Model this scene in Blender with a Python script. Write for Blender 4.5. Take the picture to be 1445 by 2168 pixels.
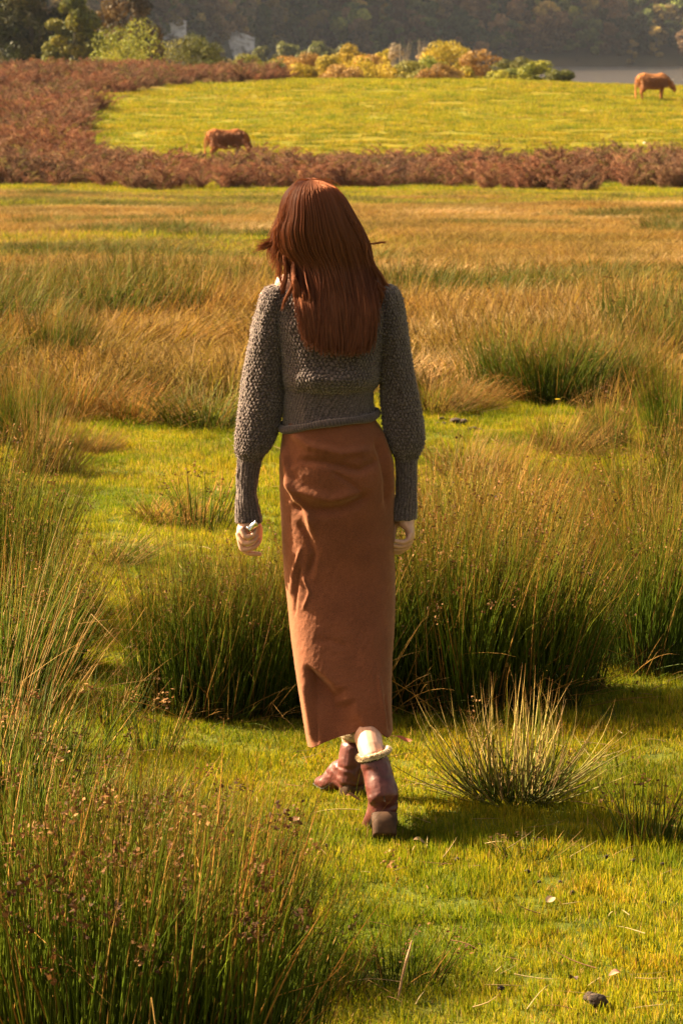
import bpy, math, random
import numpy as np
from mathutils import Vector, noise

for o in list(bpy.data.objects):
    bpy.data.objects.remove(o)
SC = bpy.context.scene
COL = SC.collection
R = math.radians
rng = np.random.default_rng(7)
random.seed(7)

# ------------------------------------------------------------------ camera
F = 8000.0                      # focal length in pixels of the 1445x2168 photograph
CX, CY = 722.5, 1084.0
PITCH = math.atan((CY - 70.0) / F)
CAMZ = 2.10
cam_d = bpy.data.cameras.new('camera')
cam = bpy.data.objects.new('camera', cam_d)
COL.objects.link(cam)
cam.location = (0, 0, CAMZ)
cam.rotation_euler = (math.pi / 2 - PITCH, 0, 0)
cam_d.sensor_fit = 'VERTICAL'
cam_d.sensor_height = 36.0
cam_d.lens = 36.0 * F / 2168.0
cam_d.clip_start = 0.1
cam_d.clip_end = 6000
cam_d.dof.use_dof = True
cam_d.dof.focus_distance = 9.95
cam_d.dof.aperture_fstop = 20.0
SC.camera = cam

# ------------------------------------------------------------------ world, sun, exposure
SUN_EL, SUN_AZ = R(36), R(22)           # sun stands left of the view, 27 deg beyond square-on
SUN = Vector((-math.cos(SUN_AZ) * math.cos(SUN_EL), math.sin(SUN_AZ) * math.cos(SUN_EL), math.sin(SUN_EL)))
world = bpy.data.worlds.new('World')
SC.world = world
world.use_nodes = True
wn = world.node_tree
wn.nodes.clear()
sky = wn.nodes.new('ShaderNodeTexSky')
sky.sky_type = 'NISHITA'
sky.sun_disc = False
sky.sun_elevation = SUN_EL
sky.sun_rotation = math.atan2(SUN.x, SUN.y)
sky.air_density = 1.0
sky.dust_density = 4.0
sky.ozone_density = 1.0
tint = wn.nodes.new('ShaderNodeMix')
tint.data_type = 'RGBA'
tint.blend_type = 'MULTIPLY'
tint.inputs['Factor'].default_value = 1.0
tint.inputs[7].default_value = (1.0, 0.72, 0.44, 1)
bg = wn.nodes.new('ShaderNodeBackground')
bg.inputs['Strength'].default_value = 0.075
wo = wn.nodes.new('ShaderNodeOutputWorld')
wn.links.new(sky.outputs[0], tint.inputs[6])
wn.links.new(tint.outputs[2], bg.inputs[0])
wn.links.new(bg.outputs[0], wo.inputs[0])
sun_d = bpy.data.lights.new('sun', 'SUN')
sun_d.energy = 5.0
sun_d.angle = R(0.6)
sun_d.color = (1.0, 0.81, 0.51)
sun = bpy.data.objects.new('sun', sun_d)
COL.objects.link(sun)
sun.location = (0, 0, 30)
sun.rotation_euler = SUN.to_track_quat('Z', 'Y').to_euler()
SC.view_settings.view_transform = 'Standard'
SC.view_settings.look = 'None'
SC.view_settings.exposure = 2.4
SC.view_settings.gamma = 1.0
SC.view_settings.use_curve_mapping = False
SC.cycles.max_bounces = 6
SC.cycles.diffuse_bounces = 3
SC.cycles.glossy_bounces = 2
SC.cycles.transmission_bounces = 4
SC.cycles.transparent_max_bounces = 8
SC.cycles.volume_bounces = 0
SC.cycles.use_denoising = True
SC.cycles.sample_clamp_indirect = 4
SC.cycles.caustics_reflective = False
SC.cycles.caustics_refractive = False

# ------------------------------------------------------------------ measuring
def rowtan(py):                       # drop below the camera per metre of distance, at an image row
    return np.tan(PITCH + np.arctan((np.asarray(py, float) - CY) / F))

def wz(py, Y):
    return CAMZ - Y * rowtan(py)

def wx(px, py, Y):
    a = np.arctan((np.asarray(py, float) - CY) / F)
    return (np.asarray(px, float) - CX) / F * Y * np.cos(a) / np.cos(PITCH + a)

def W(px, py, Y):
    return Vector((float(wx(px, py, Y)), float(Y), float(wz(py, Y))))

def pchip(x, y, xi):
    x = np.asarray(x, float); y = np.asarray(y, float); xi = np.asarray(xi, float)
    h = np.diff(x); d = np.diff(y) / h
    m = np.zeros_like(y)
    m[0], m[-1] = d[0], d[-1]
    for i in range(1, len(x) - 1):
        if d[i-1] * d[i] > 0:
            w1 = 2*h[i] + h[i-1]; w2 = h[i] + 2*h[i-1]
            m[i] = (w1 + w2) / (w1 / d[i-1] + w2 / d[i])
    k = np.clip(np.searchsorted(x, xi) - 1, 0, len(x) - 2)
    t = np.clip((xi - x[k]) / h[k], 0, 1)
    return (y[k]*(1+2*t)*(1-t)**2 + h[k]*m[k]*t*(1-t)**2 + y[k+1]*t*t*(3-2*t) + h[k]*m[k+1]*t*t*(t-1))

def sstep(a, b, x):
    t = np.clip((x - a) / (b - a), 0, 1)
    return t * t * (3 - 2 * t)

# cheap smooth value noise, vectorised
_perm = np.random.default_rng(3).random((256, 256))
def vnoise(x, y, s=1.0, seed=0):
    x = np.asarray(x, float) / s + 17.3 * seed; y = np.asarray(y, float) / s + 9.1 * seed
    i = np.floor(x).astype(int); j = np.floor(y).astype(int)
    u = x - i; v = y - j
    u = u*u*(3-2*u); v = v*v*(3-2*v)
    g = lambda a, b: _perm[a % 256, b % 256]
    return (g(i, j)*(1-u)*(1-v) + g(i+1, j)*u*(1-v) + g(i, j+1)*(1-u)*v + g(i+1, j+1)*u*v) * 2 - 1

def fbm(x, y, s=1.0, seed=0, n=3):
    t = 0; a = 1
    for k in range(n):
        t = t + a * vnoise(x, y, s / 2**k, seed + 5*k); a *= .5
    return t / 1.75

# ------------------------------------------------------------------ terrain
_D, _P = zip((37, 590), (53, 510), (80, 450), (107, 415), (127, 400), (140, 374), (153, 344),
             (173, 268), (200, 204), (218, 177))
_pd = np.array([-60, 0, 26] + list(_D) + [227, 245, 290, 330, 420, 500, 1100])
_pz = np.array([0.0, 0, 0] + [float(wz(p, d)) for d, p in zip(_D, _P)] + [float(wz(172, 227)), -1.5, -3.3, -4.5, -7.4, -9.6, -10.5])

def TZ(x, y, bumps=True):
    x = np.asarray(x, float); y = np.asarray(y, float)
    z = pchip(_pd, _pz, y)
    hill = sstep(165, 227, y) * (1 - sstep(300, 420, y))
    z = z - 0.42 * hill * sstep(6, 21, x) + 0.25 * hill * sstep(4, -16, x)
    z = z + 3.6 * sstep(-8, -30, x) * sstep(330, 480, y)
    z = z + 0.5 * sstep(130, 180, y) * (1 - sstep(215, 235, y)) * fbm(x, y, 22, 4, 2) * .5
    if bumps:
        z = z + fbm(x, y, 0.9, 1) * 0.022 * (1 - sstep(20, 40, y)) + fbm(x, y, 3.5, 2) * 0.07 * sstep(13, 24, y) + fbm(x, y, 9, 3) * 0.12 * sstep(40, 80, y)
    return z

def ground_at(px, py):
    """where the sight line through a pixel first meets the terrain"""
    ys = np.concatenate([np.arange(6, 40, .02), np.arange(40, 330, .1)])
    zz = wz(py, ys); xx = wx(px, py, ys)
    hit = np.nonzero(zz <= TZ(xx, ys, False))[0]
    k = hit[0] if len(hit) else len(ys) - 1
    return float(xx[k]), float(ys[k])

# ------------------------------------------------------------------ mesh helpers
def mesh(name, V, quads=None, tris=None, mats=(), col=None, smooth=True, uv=None, mi=None):
    V = np.asarray(V, np.float32).reshape(-1, 3)
    me = bpy.data.meshes.new(name)
    nq = 0 if quads is None else len(quads)
    nt = 0 if tris is None else len(tris)
    me.vertices.add(len(V)); me.vertices.foreach_set('co', V.ravel())
    me.loops.add(nq*4 + nt*3); me.polygons.add(nq + nt)
    idx = []; tot = []
    if nq: idx.append(np.asarray(quads, np.int32).ravel()); tot.append(np.full(nq, 4, np.int32))
    if nt: idx.append(np.asarray(tris, np.int32).ravel()); tot.append(np.full(nt, 3, np.int32))
    if idx:
        idx = np.concatenate(idx); tot = np.concatenate(tot)
        me.loops.foreach_set('vertex_index', idx)
        st = np.concatenate([[0], np.cumsum(tot)[:-1]]).astype(np.int32)
        me.polygons.foreach_set('loop_start', st)
        me.polygons.foreach_set('use_smooth', np.full(nq+nt, smooth, bool))
        if mi is not None: me.polygons.foreach_set('material_index', np.asarray(mi, np.int32))
    me.update(calc_edges=True)
    if col is not None:
        a = me.color_attributes.new('Col', 'FLOAT_COLOR', 'POINT')
        c = np.ones((len(V), 4), np.float32); c[:, :3] = col
        a.data.foreach_set('color', c.ravel())
    if uv is not None and len(idx):
        l = me.uv_layers.new(name='UVMap')
        l.data.foreach_set('uv', np.asarray(uv, np.float32)[idx].ravel())
    for m in mats: me.materials.append(m)
    return me

def obj(name, me, parent=None, loc=None, link=True, **props):
    o = bpy.data.objects.new(name, me)
    if link: COL.objects.link(o)
    if parent is not None: o.parent = parent
    if loc is not None: o.location = loc
    for k, v in props.items(): o[k] = v
    return o

def empty(name, loc=(0, 0, 0), rz=0, **props):
    o = obj(name, None, None, loc, **props)
    o.rotation_euler = (0, 0, rz)
    o.empty_display_size = .1
    return o

class Geo:
    def __init__(s): s.V = []; s.Q = []; s.T = []; s.C = []; s.U = []; s.n = 0
    def add(s, V, Q=None, T=None, C=None, U=None):
        V = np.asarray(V, float).reshape(-1, 3)
        s.V.append(V)
        if Q is not None and len(Q): s.Q.append(np.asarray(Q) + s.n)
        if T is not None and len(T): s.T.append(np.asarray(T) + s.n)
        s.C.append(np.broadcast_to(np.asarray(C if C is not None else (.5, .5, .5), float), V.shape))
        s.U.append(U if U is not None else np.zeros((len(V), 2)))
        s.n += len(V)
    def mesh(s, name, mats=(), smooth=True):
        return mesh(name, np.concatenate(s.V), np.concatenate(s.Q) if s.Q else None, np.concatenate(s.T) if s.T else None,
                    mats, np.concatenate(s.C), smooth, np.concatenate(s.U))

def grid_quads(rows, cols, wrap=False):
    i = np.arange(rows - 1)[:, None]; j = np.arange(cols if wrap else cols - 1)[None, :]
    a = i*cols + j; b = i*cols + (j+1) % cols; c = (i+1)*cols + (j+1) % cols; d = (i+1)*cols + j
    return np.stack([a, b, c, d], -1).reshape(-1, 4)

# ------------------------------------------------------------------ materials
def nt_mat(name):
    m = bpy.data.materials.new(name); m.use_nodes = True
    t = m.node_tree
    return m, t, t.nodes['Principled BSDF'], t.nodes['Material Output']

def node(t, typ, **kw):
    n = t.nodes.new(typ)
    for k, v in kw.items():
        if k[0] == '_': setattr(n, k[1:], v)
        else: n.inputs[k.replace('_', ' ')].default_value = v
    return n

def ramp(t, fac, stops, interp='LINEAR'):
    r = t.nodes.new('ShaderNodeValToRGB'); r.color_ramp.interpolation = interp
    e = r.color_ramp.elements
    while len(e) < len(stops): e.new(.5)
    for k, (p, c) in enumerate(stops):
        e[k].position = p; e[k].color = (*c, 1) if len(c) == 3 else c
    t.links.new(fac, r.inputs[0])
    return r.outputs[0]

def mixc(t, fac, a, b, mode='MIX'):
    m = t.nodes.new('ShaderNodeMix'); m.data_type = 'RGBA'; m.blend_type = mode
    for k, v in ((0, fac), (6, a), (7, b)):
        if hasattr(v, 'links') or hasattr(v, 'is_linked'): t.links.new(v, m.inputs[k])
        elif k == 0: m.inputs[0].default_value = v
        else: m.inputs[k].default_value = (*v, 1)
    return m.outputs[2]

def wnoise(t, scale, detail=3, vec=None, rough=.55):
    g = t.nodes.new('ShaderNodeNewGeometry')
    n = node(t, 'ShaderNodeTexNoise', Scale=scale, Detail=detail, Roughness=rough)
    t.links.new(vec if vec is not None else g.outputs['Position'], n.inputs['Vector'])
    return n.outputs['Fac']

def plant_mat(name, vary=.35, transl=.35, rough=.5, patch=None, spec=.4, rnd=.25):
    """colour from the mesh's own colours, varied from plant to plant and patch to patch; light passes through"""
    m, t, b, out = nt_mat(name)
    a = node(t, 'ShaderNodeAttribute', _attribute_name='Col')
    c = a.outputs['Color']
    oi = t.nodes.new('ShaderNodeObjectInfo')
    hs = node(t, 'ShaderNodeHueSaturation')
    t.links.new(c, hs.inputs['Color'])
    mr = node(t, 'ShaderNodeMapRange'); mr.inputs[3].default_value = 1 - rnd; mr.inputs[4].default_value = 1 + rnd
    t.links.new(oi.outputs['Random'], mr.inputs[0]); t.links.new(mr.outputs[0], hs.inputs['Value'])
    c = hs.outputs[0]
    if patch:
        for sc, lo, hi, colr, amt in patch:
            f = wnoise(t, sc, 3)
            rr = node(t, 'ShaderNodeMapRange'); rr.inputs[1].default_value = lo; rr.inputs[2].default_value = hi; rr.inputs[4].default_value = amt
            t.links.new(f, rr.inputs[0])
            c = mixc(t, rr.outputs[0], c, colr, 'MULTIPLY')
    t.links.new(c, b.inputs['Base Color'])
    b.inputs['Roughness'].default_value = rough
    b.inputs['Specular IOR Level'].default_value = spec
    tr = t.nodes.new('ShaderNodeBsdfTranslucent'); t.links.new(c, tr.inputs[0])
    mx = t.nodes.new('ShaderNodeMixShader'); mx.inputs[0].default_value = transl
    t.links.new(b.outputs[0], mx.inputs[1]); t.links.new(tr.outputs[0], mx.inputs[2])
    t.links.new(mx.outputs[0], out.inputs[0])
    return m

M_RUSH = plant_mat('rush', transl=.30, rough=.5, spec=.12, rnd=.2, patch=[(1.3, .42, .62, (1.25, 1.0, .7), .6)])
M_SEED = plant_mat('rush_seed', transl=.2, rough=.8, spec=.2)
M_LAWN = plant_mat('lawn_grass', transl=.45, rough=.6, spec=.1, rnd=.15,
                   patch=[(1.1, .46, .60, (.50, .66, .7), .9), (5.0, .50, .64, (1.12, .90, .8), .7), (.35, .48, .6, (1.08, 1.0, .8), .8), (.13, .44, .58, (1.0, .84, .8), .5)])
M_MEADOW = plant_mat('meadow', transl=.3, rough=.7, spec=.08, rnd=.3,
                     patch=[(.16, .45, .60, (.72, .80, .7), .8), (.9, .48, .62, (1.3, 1.05, .8), .7)])
M_BRACKEN = plant_mat('bracken', transl=.25, rough=.75, spec=.15, rnd=.35, patch=[(.12, .45, .6, (1.25, .9, .8), .8)])
M_FARLEAF = plant_mat('far_leaf', transl=.4, rough=.8, spec=.05, rnd=.6)
M_LEAF = plant_mat('tree_leaf', transl=.3, rough=.6, spec=.2, rnd=.22, patch=[(.35, .45, .6, (1.3, 1.1, .8), .7)])

def simple(name, colr, rough=.7, nscale=None, c2=None, bump=0, metal=0, spec=.4, coords='Object', detail=4, lo=.35, hi=.65):
    m, t, b, out = nt_mat(name)
    b.inputs['Roughness'].default_value = rough; b.inputs['Metallic'].default_value = metal
    b.inputs['Specular IOR Level'].default_value = spec
    b.inputs['Base Color'].default_value = (*colr, 1)
    if nscale:
        tc = t.nodes.new('ShaderNodeTexCoord')
        n = node(t, 'ShaderNodeTexNoise', Scale=nscale, Detail=detail)
        t.links.new(tc.outputs[coords], n.inputs['Vector'])
        t.links.new(ramp(t, n.outputs['Fac'], [(lo, colr), (hi, c2 or colr)]), b.inputs['Base Color'])
        if bump:
            bp = node(t, 'ShaderNodeBump', Strength=1.0, Distance=bump)
            t.links.new(n.outputs['Fac'], bp.inputs['Height']); t.links.new(bp.outputs[0], b.inputs['Normal'])
    return m
M_BARK = simple('bark', (.05, .04, .03), .9, 3, (.10, .08, .06), .05)

# ------------------------------------------------------------------ ground cover zones (plan position -> what grows)
def proj(x, y, z):
    """plan position -> row and column of the photograph, used only to look up where each band of vegetation begins"""
    dx, dy, dz = x, y, z - CAMZ
    depth = dy * math.cos(PITCH) - dz * math.sin(PITCH)
    up = dy * math.sin(PITCH) + dz * math.cos(PITCH)
    return CX + F * dx / depth, CY - F * up / depth

# lower edge (nearest to us) of the tall brown rush meadow, as plan distance over x
def meadow_near(x):
    return 20.7 + .5 * np.sin(x * .8 + 1) + 0.5 * vnoise(x, x * 0, 1.2, 9) + 2.4 * sstep(1.75, 2.1, x) - .6 * sstep(-1.2, -2.2, x)

def meadow_amount(x, y):
    a = sstep(0, .8, y - meadow_near(x)) * (1 - sstep(104, 116, y + 3 * vnoise(x, y, 7, 31)))
    # open greener strips running across the meadow
    w = 1.6 * vnoise(x, y * 0, 6, 21) - .12 * x
    s = .80 * sstep(40, 43, y + w) * (1 - sstep(54, 58, y + w)) * (1 - .75 * sstep(-1, 3, x))
    s = np.maximum(s, .78 * sstep(28.5, 30.5, y + w) * (1 - sstep(35, 37.5, y + w)) * sstep(-.5, 2, x))
    s = np.maximum(s, .8 * sstep(80, 86, y + 2*w) * (.75 + .6*vnoise(x, y, 5, 22)))
    s = np.maximum(s, .8 * sstep(.35, .6, fbm(x, y, 5, 24)))
    return np.clip(a - s * (vnoise(x, y, 2.5, 12) * .25 + .9), 0, 1)

def bracken_amount(x, y):
    # belt in the hollow below the hill
    n = fbm(x, y, 5, 40)
    belt = sstep(124, 129, y + 9 * fbm(x, y*.3, 4.5, 41)) * (1 - sstep(143, 150, y + 5 * n - .10 * x))
    # bracken bank on the left of the hill; its right edge wanders
    edge = pchip([120, 138, 150, 158, 170, 185, 196, 204, 212, 222, 228, 240],
                 [40, 3, -7.0, -10.5, -11.8, -12.2, -12.6, -10.6, -7.0, -4.6, -4.2, -4.0], np.clip(y, 121, 239))
    bank = sstep(.6, -.6, x - edge - 1.6 * fbm(x, y, 4, 44)) * sstep(126, 134, y) * (1 - sstep(238, 246, y))
    return np.clip(np.maximum(belt, bank) * (.86 + 1.5 * fbm(x, y, 3.2, 47) + .25*sstep(150, 160, y)), 0, 1)
# ================================================================== GROUND
def build_ground():
    ys = np.concatenate([np.linspace(-30, 4, 18), np.linspace(5, 26, 180), 26 * np.exp(np.linspace(.01, math.log(330/26), 230)),
                         np.linspace(345, 1100, 60)])
    t = np.linspace(-1, 1, 181)
    sx = .45 * t + .55 * t**3 * np.abs(t)
    hw = 8 + .42 * np.maximum(ys, 0) + np.maximum(-ys, 0) * .3
    X = sx[None, :] * hw[:, None] * 1.6; Y = np.repeat(ys[:, None], len(t), 1)
    Z = TZ(X, Y)
    m, tr, b, out = nt_mat('ground')
    a = node(tr, 'ShaderNodeAttribute', _attribute_name='Col')
    c = a.outputs['Color']
    c = mixc(tr, 1.0, c, ramp(tr, wnoise(tr, 9, 5), [(.35, (.55, .62, .6)), (.65, (1.25, 1.15, 1.0))]), 'MULTIPLY')
    c = mixc(tr, 1.0, c, ramp(tr, wnoise(tr, .6, 4), [(.38, (.72, .82, .7)), (.62, (1.15, 1.05, 1.0))]), 'MULTIPLY')
    tr.links.new(c, b.inputs['Base Color']); b.inputs['Roughness'].default_value = .95
    b.inputs['Specular IOR Level'].default_value = .1
    bp = node(tr, 'ShaderNodeBump', Strength=1.0, Distance=.05)
    tr.links.new(wnoise(tr, 6, 6), bp.inputs['Height']); tr.links.new(bp.outputs[0], b.inputs['Normal'])
    lawn = np.array((.085, .10, .012)); mead = np.array((.11, .085, .025)); brack = np.array((.10, .045, .02)); far = np.array((.17, .15, .012))
    wm = meadow_amount(X, Y)[..., None]; wb = bracken_amount(X, Y)[..., None] * (Y < 245)[..., None]
    fr = sstep(110, 150, Y)[..., None]
    C = lawn * (1 - fr) + far * fr
    C = C * (1 - wm) + mead * wm
    C = C * (1 - .55*wb) + brack * .55*wb
    me = mesh('ground', np.stack([X, Y, Z], -1), grid_quads(len(ys), len(t)), None, [m], C.reshape(-1, 3))
    obj('ground', me, kind='structure')
build_ground()

WATER_Z = float(wz(140, 1200))
def build_water():
    m, t, b, out = nt_mat('loch_water')
    b.inputs['Base Color'].default_value = (.03, .022, .020, 1); b.inputs['Roughness'].default_value = .2
    b.inputs['Specular IOR Level'].default_value = .28
    g = t.nodes.new('ShaderNodeNewGeometry'); mp = node(t, 'ShaderNodeMapping'); mp.inputs['Scale'].default_value = (.12, 1, 1)
    t.links.new(g.outputs['Position'], mp.inputs[0])
    n = wnoise(t, .5, 5, mp.outputs[0]); bp = node(t, 'ShaderNodeBump', Strength=1, Distance=1.6)
    t.links.new(n, bp.inputs['Height']); t.links.new(bp.outputs[0], b.inputs['Normal'])
    V = [(-700, 380, WATER_Z), (700, 380, WATER_Z), (900, 1230, WATER_Z), (-900, 1230, WATER_Z)]
    obj('loch_water', mesh('loch_water', V, [(0, 1, 2, 3)], None, [m]), kind='structure')
build_water()

def HZ(x, y):
    """far hillside above the loch"""
    sh = 1196 + 25 * vnoise(x, x*0, 90, 60) - 330 * sstep(-8, -75, x)
    d = y - sh
    return WATER_Z - 2 + np.where(d > 0, 2.4 * sstep(0, 4, d) + .30 * d + .0006 * np.maximum(d, 0)**2, .05 * d) + 3 * fbm(x, y, 45, 61) * sstep(10, 60, d), d

def build_hill():
    xs = np.linspace(-500, 500, 190); ys = np.concatenate([np.linspace(780, 1500, 170)])
    X, Y = np.meshgrid(xs, ys); Z, d = HZ(X, Y)
    m = simple('hill_ground', (.035, .035, .02), .95, .05, (.07, .055, .03), coords='Object')
    obj('hillside', mesh('hillside', np.stack([X, Y, np.minimum(Z, 120)], -1), grid_quads(len(ys), len(xs)), None, [m]), kind='structure')
build_hill()

# ================================================================== TREES AND SHRUBS
def tube_np(P, r, ns=6):
    """tube along a polyline P (n,3) with radii r (n,)"""
    P = np.asarray(P, float); n = len(P)
    T = np.gradient(P, axis=0); T /= np.linalg.norm(T, axis=1)[:, None] + 1e-9
    ref = np.array([0, 1, 0.]) if abs(T[0][1]) < .9 else np.array([1, 0, 0.])
    U = np.cross(T, ref); U /= np.linalg.norm(U, axis=1)[:, None] + 1e-9
    Wv = np.cross(T, U)
    a = np.arange(ns) / ns * 2 * np.pi
    V = P[:, None] + np.asarray(r)[:, None, None] * (np.cos(a)[None, :, None] * U[:, None] + np.sin(a)[None, :, None] * Wv[:, None])
    return V.reshape(-1, 3), grid_quads(n, ns, True)

def leaf_cards(C, N, size, r):
    """small folded leaf sprays: two triangles each, at centres C facing roughly N"""
    n = len(C)
    N = N + r.normal(0, .6, (n, 3)); N /= np.linalg.norm(N, axis=1)[:, None]
    A = np.cross(N, r.normal(0, 1, (n, 3))); A /= np.linalg.norm(A, axis=1)[:, None] + 1e-9
    B = np.cross(N, A)
    s = size * r.uniform(.6, 1.35, (n, 1))
    k = s * r.uniform(.5, .9, (n, 1))
    V = np.stack([C - A*s, C + B*k + N*s*.15, C + A*s, C - B*k + N*s*.15], 1).reshape(-1, 3)
    i = np.arange(n)[:, None] * 4
    return V, np.concatenate([i + [0, 1, 2], i + [0, 2, 3]])

def crown_points(h, w, n, r, lobes=14, low=.15, shell=.35):
    L = []
    for k in range(lobes):
        zz = low + (1-low) * r.random() ** .8
        rad = w * .5 * math.sqrt(max(.05, 1 - (2*(zz-low)/(1-low) - .85)**2 * .72))
        a = r.random() * 6.283; q = rad * math.sqrt(r.random()) * .78
        s = w * r.uniform(.10, .22) * (14/lobes)**.25
        L.append((q*math.cos(a), q*math.sin(a), zz*h*(1 - .12) , s, s * r.uniform(.6, .95)))
    L = np.array(L); pk = r.choice(len(L), n, p=(L[:, 3]**2)/(L[:, 3]**2).sum())
    D = r.normal(0, 1, (n, 3)); D /= np.linalg.norm(D, axis=1)[:, None]
    q = (1 - shell * r.random(n)**1.8)[:, None]
    C = L[pk, :3] + D * q * L[pk][:, [3, 3, 4]]
    C[:, 2] = np.maximum(C[:, 2], .04*h)
    return C, D, L, pk

def tree_meshes(name, h, w, n, leaf, cols, seed, trunk=.03, low=.15, lobes=14, bare=0.0, limbs=9, mat=None):
    r = np.random.default_rng(seed)
    C, D, L, pk = crown_points(h, w, n, r, lobes, low)
    lobe_c = r.random(len(L))
    V, T = leaf_cards(C, D, leaf, r)
    cols = np.asarray(cols, float)
    f = np.clip(lobe_c[pk] * .75 + r.random(n) * .35, 0, .999) * (len(cols) - 1)
    k = f.astype(int); fr = (f - k)[:, None]
    c = cols[k] * (1 - fr) + cols[np.minimum(k+1, len(cols)-1)] * fr
    c = c * r.uniform(.6, 1.4, (n, 1))
    crown = mesh(name + '_crown', V, None, T, [mat or M_LEAF], np.repeat(c, 4, 0), False)
    g = Geo()
    P = np.array([(0, 0, -.5), (.01*h, 0, .2*h), (-.01*h, .01*h, .5*h), (.02*h, 0, .85*h)])
    v, q = tube_np(P, np.array([1.3, 1, .7, .2]) * trunk * h, 7); g.add(v, q, C=(.1, .08, .06))
    for j in r.choice(len(L), min(limbs, len(L)), False):
        z0 = h * r.uniform(.15, .45)
        P = np.array([(0, 0, z0), L[j, :3]*[.45, .45, .6] + [0, 0, z0*.5], L[j, :3]])
        v, q = tube_np(P, np.array([.5, .32, .06]) * trunk * h, 5); g.add(v, q, C=(.1, .08, .06))
    return crown, g.mesh(name + '_trunk', [M_BARK])

def place_tree(name, cm, tm, x, y, z, s, rz, label, cat, group):
    o = empty(name, (x, y, z), rz, label=label, category=cat)
    if group: o['group'] = group
    o.scale = s if hasattr(s, '__len__') else (s, s, s)
    obj('crown', cm, o); obj('trunk', tm, o)
    return o

DG = [(.010, .017, .003), (.022, .032, .005), (.045, .048, .008)]
OL = [(.045, .055, .010), (.085, .095, .014), (.15, .14, .02)]
YE = [(.15, .13, .012), (.30, .235, .018), (.44, .33, .03)]
OR = [(.15, .085, .02), (.26, .15, .035), (.34, .21, .06)]
GR = [(.07, .085, .010), (.15, .17, .018), (.32, .30, .03)]
OR2 = [(.03, .025, .008), (.08, .05, .015), (.13, .08, .025)]
PALE = [(.28, .22, .15), (.38, .31, .22)]

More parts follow.
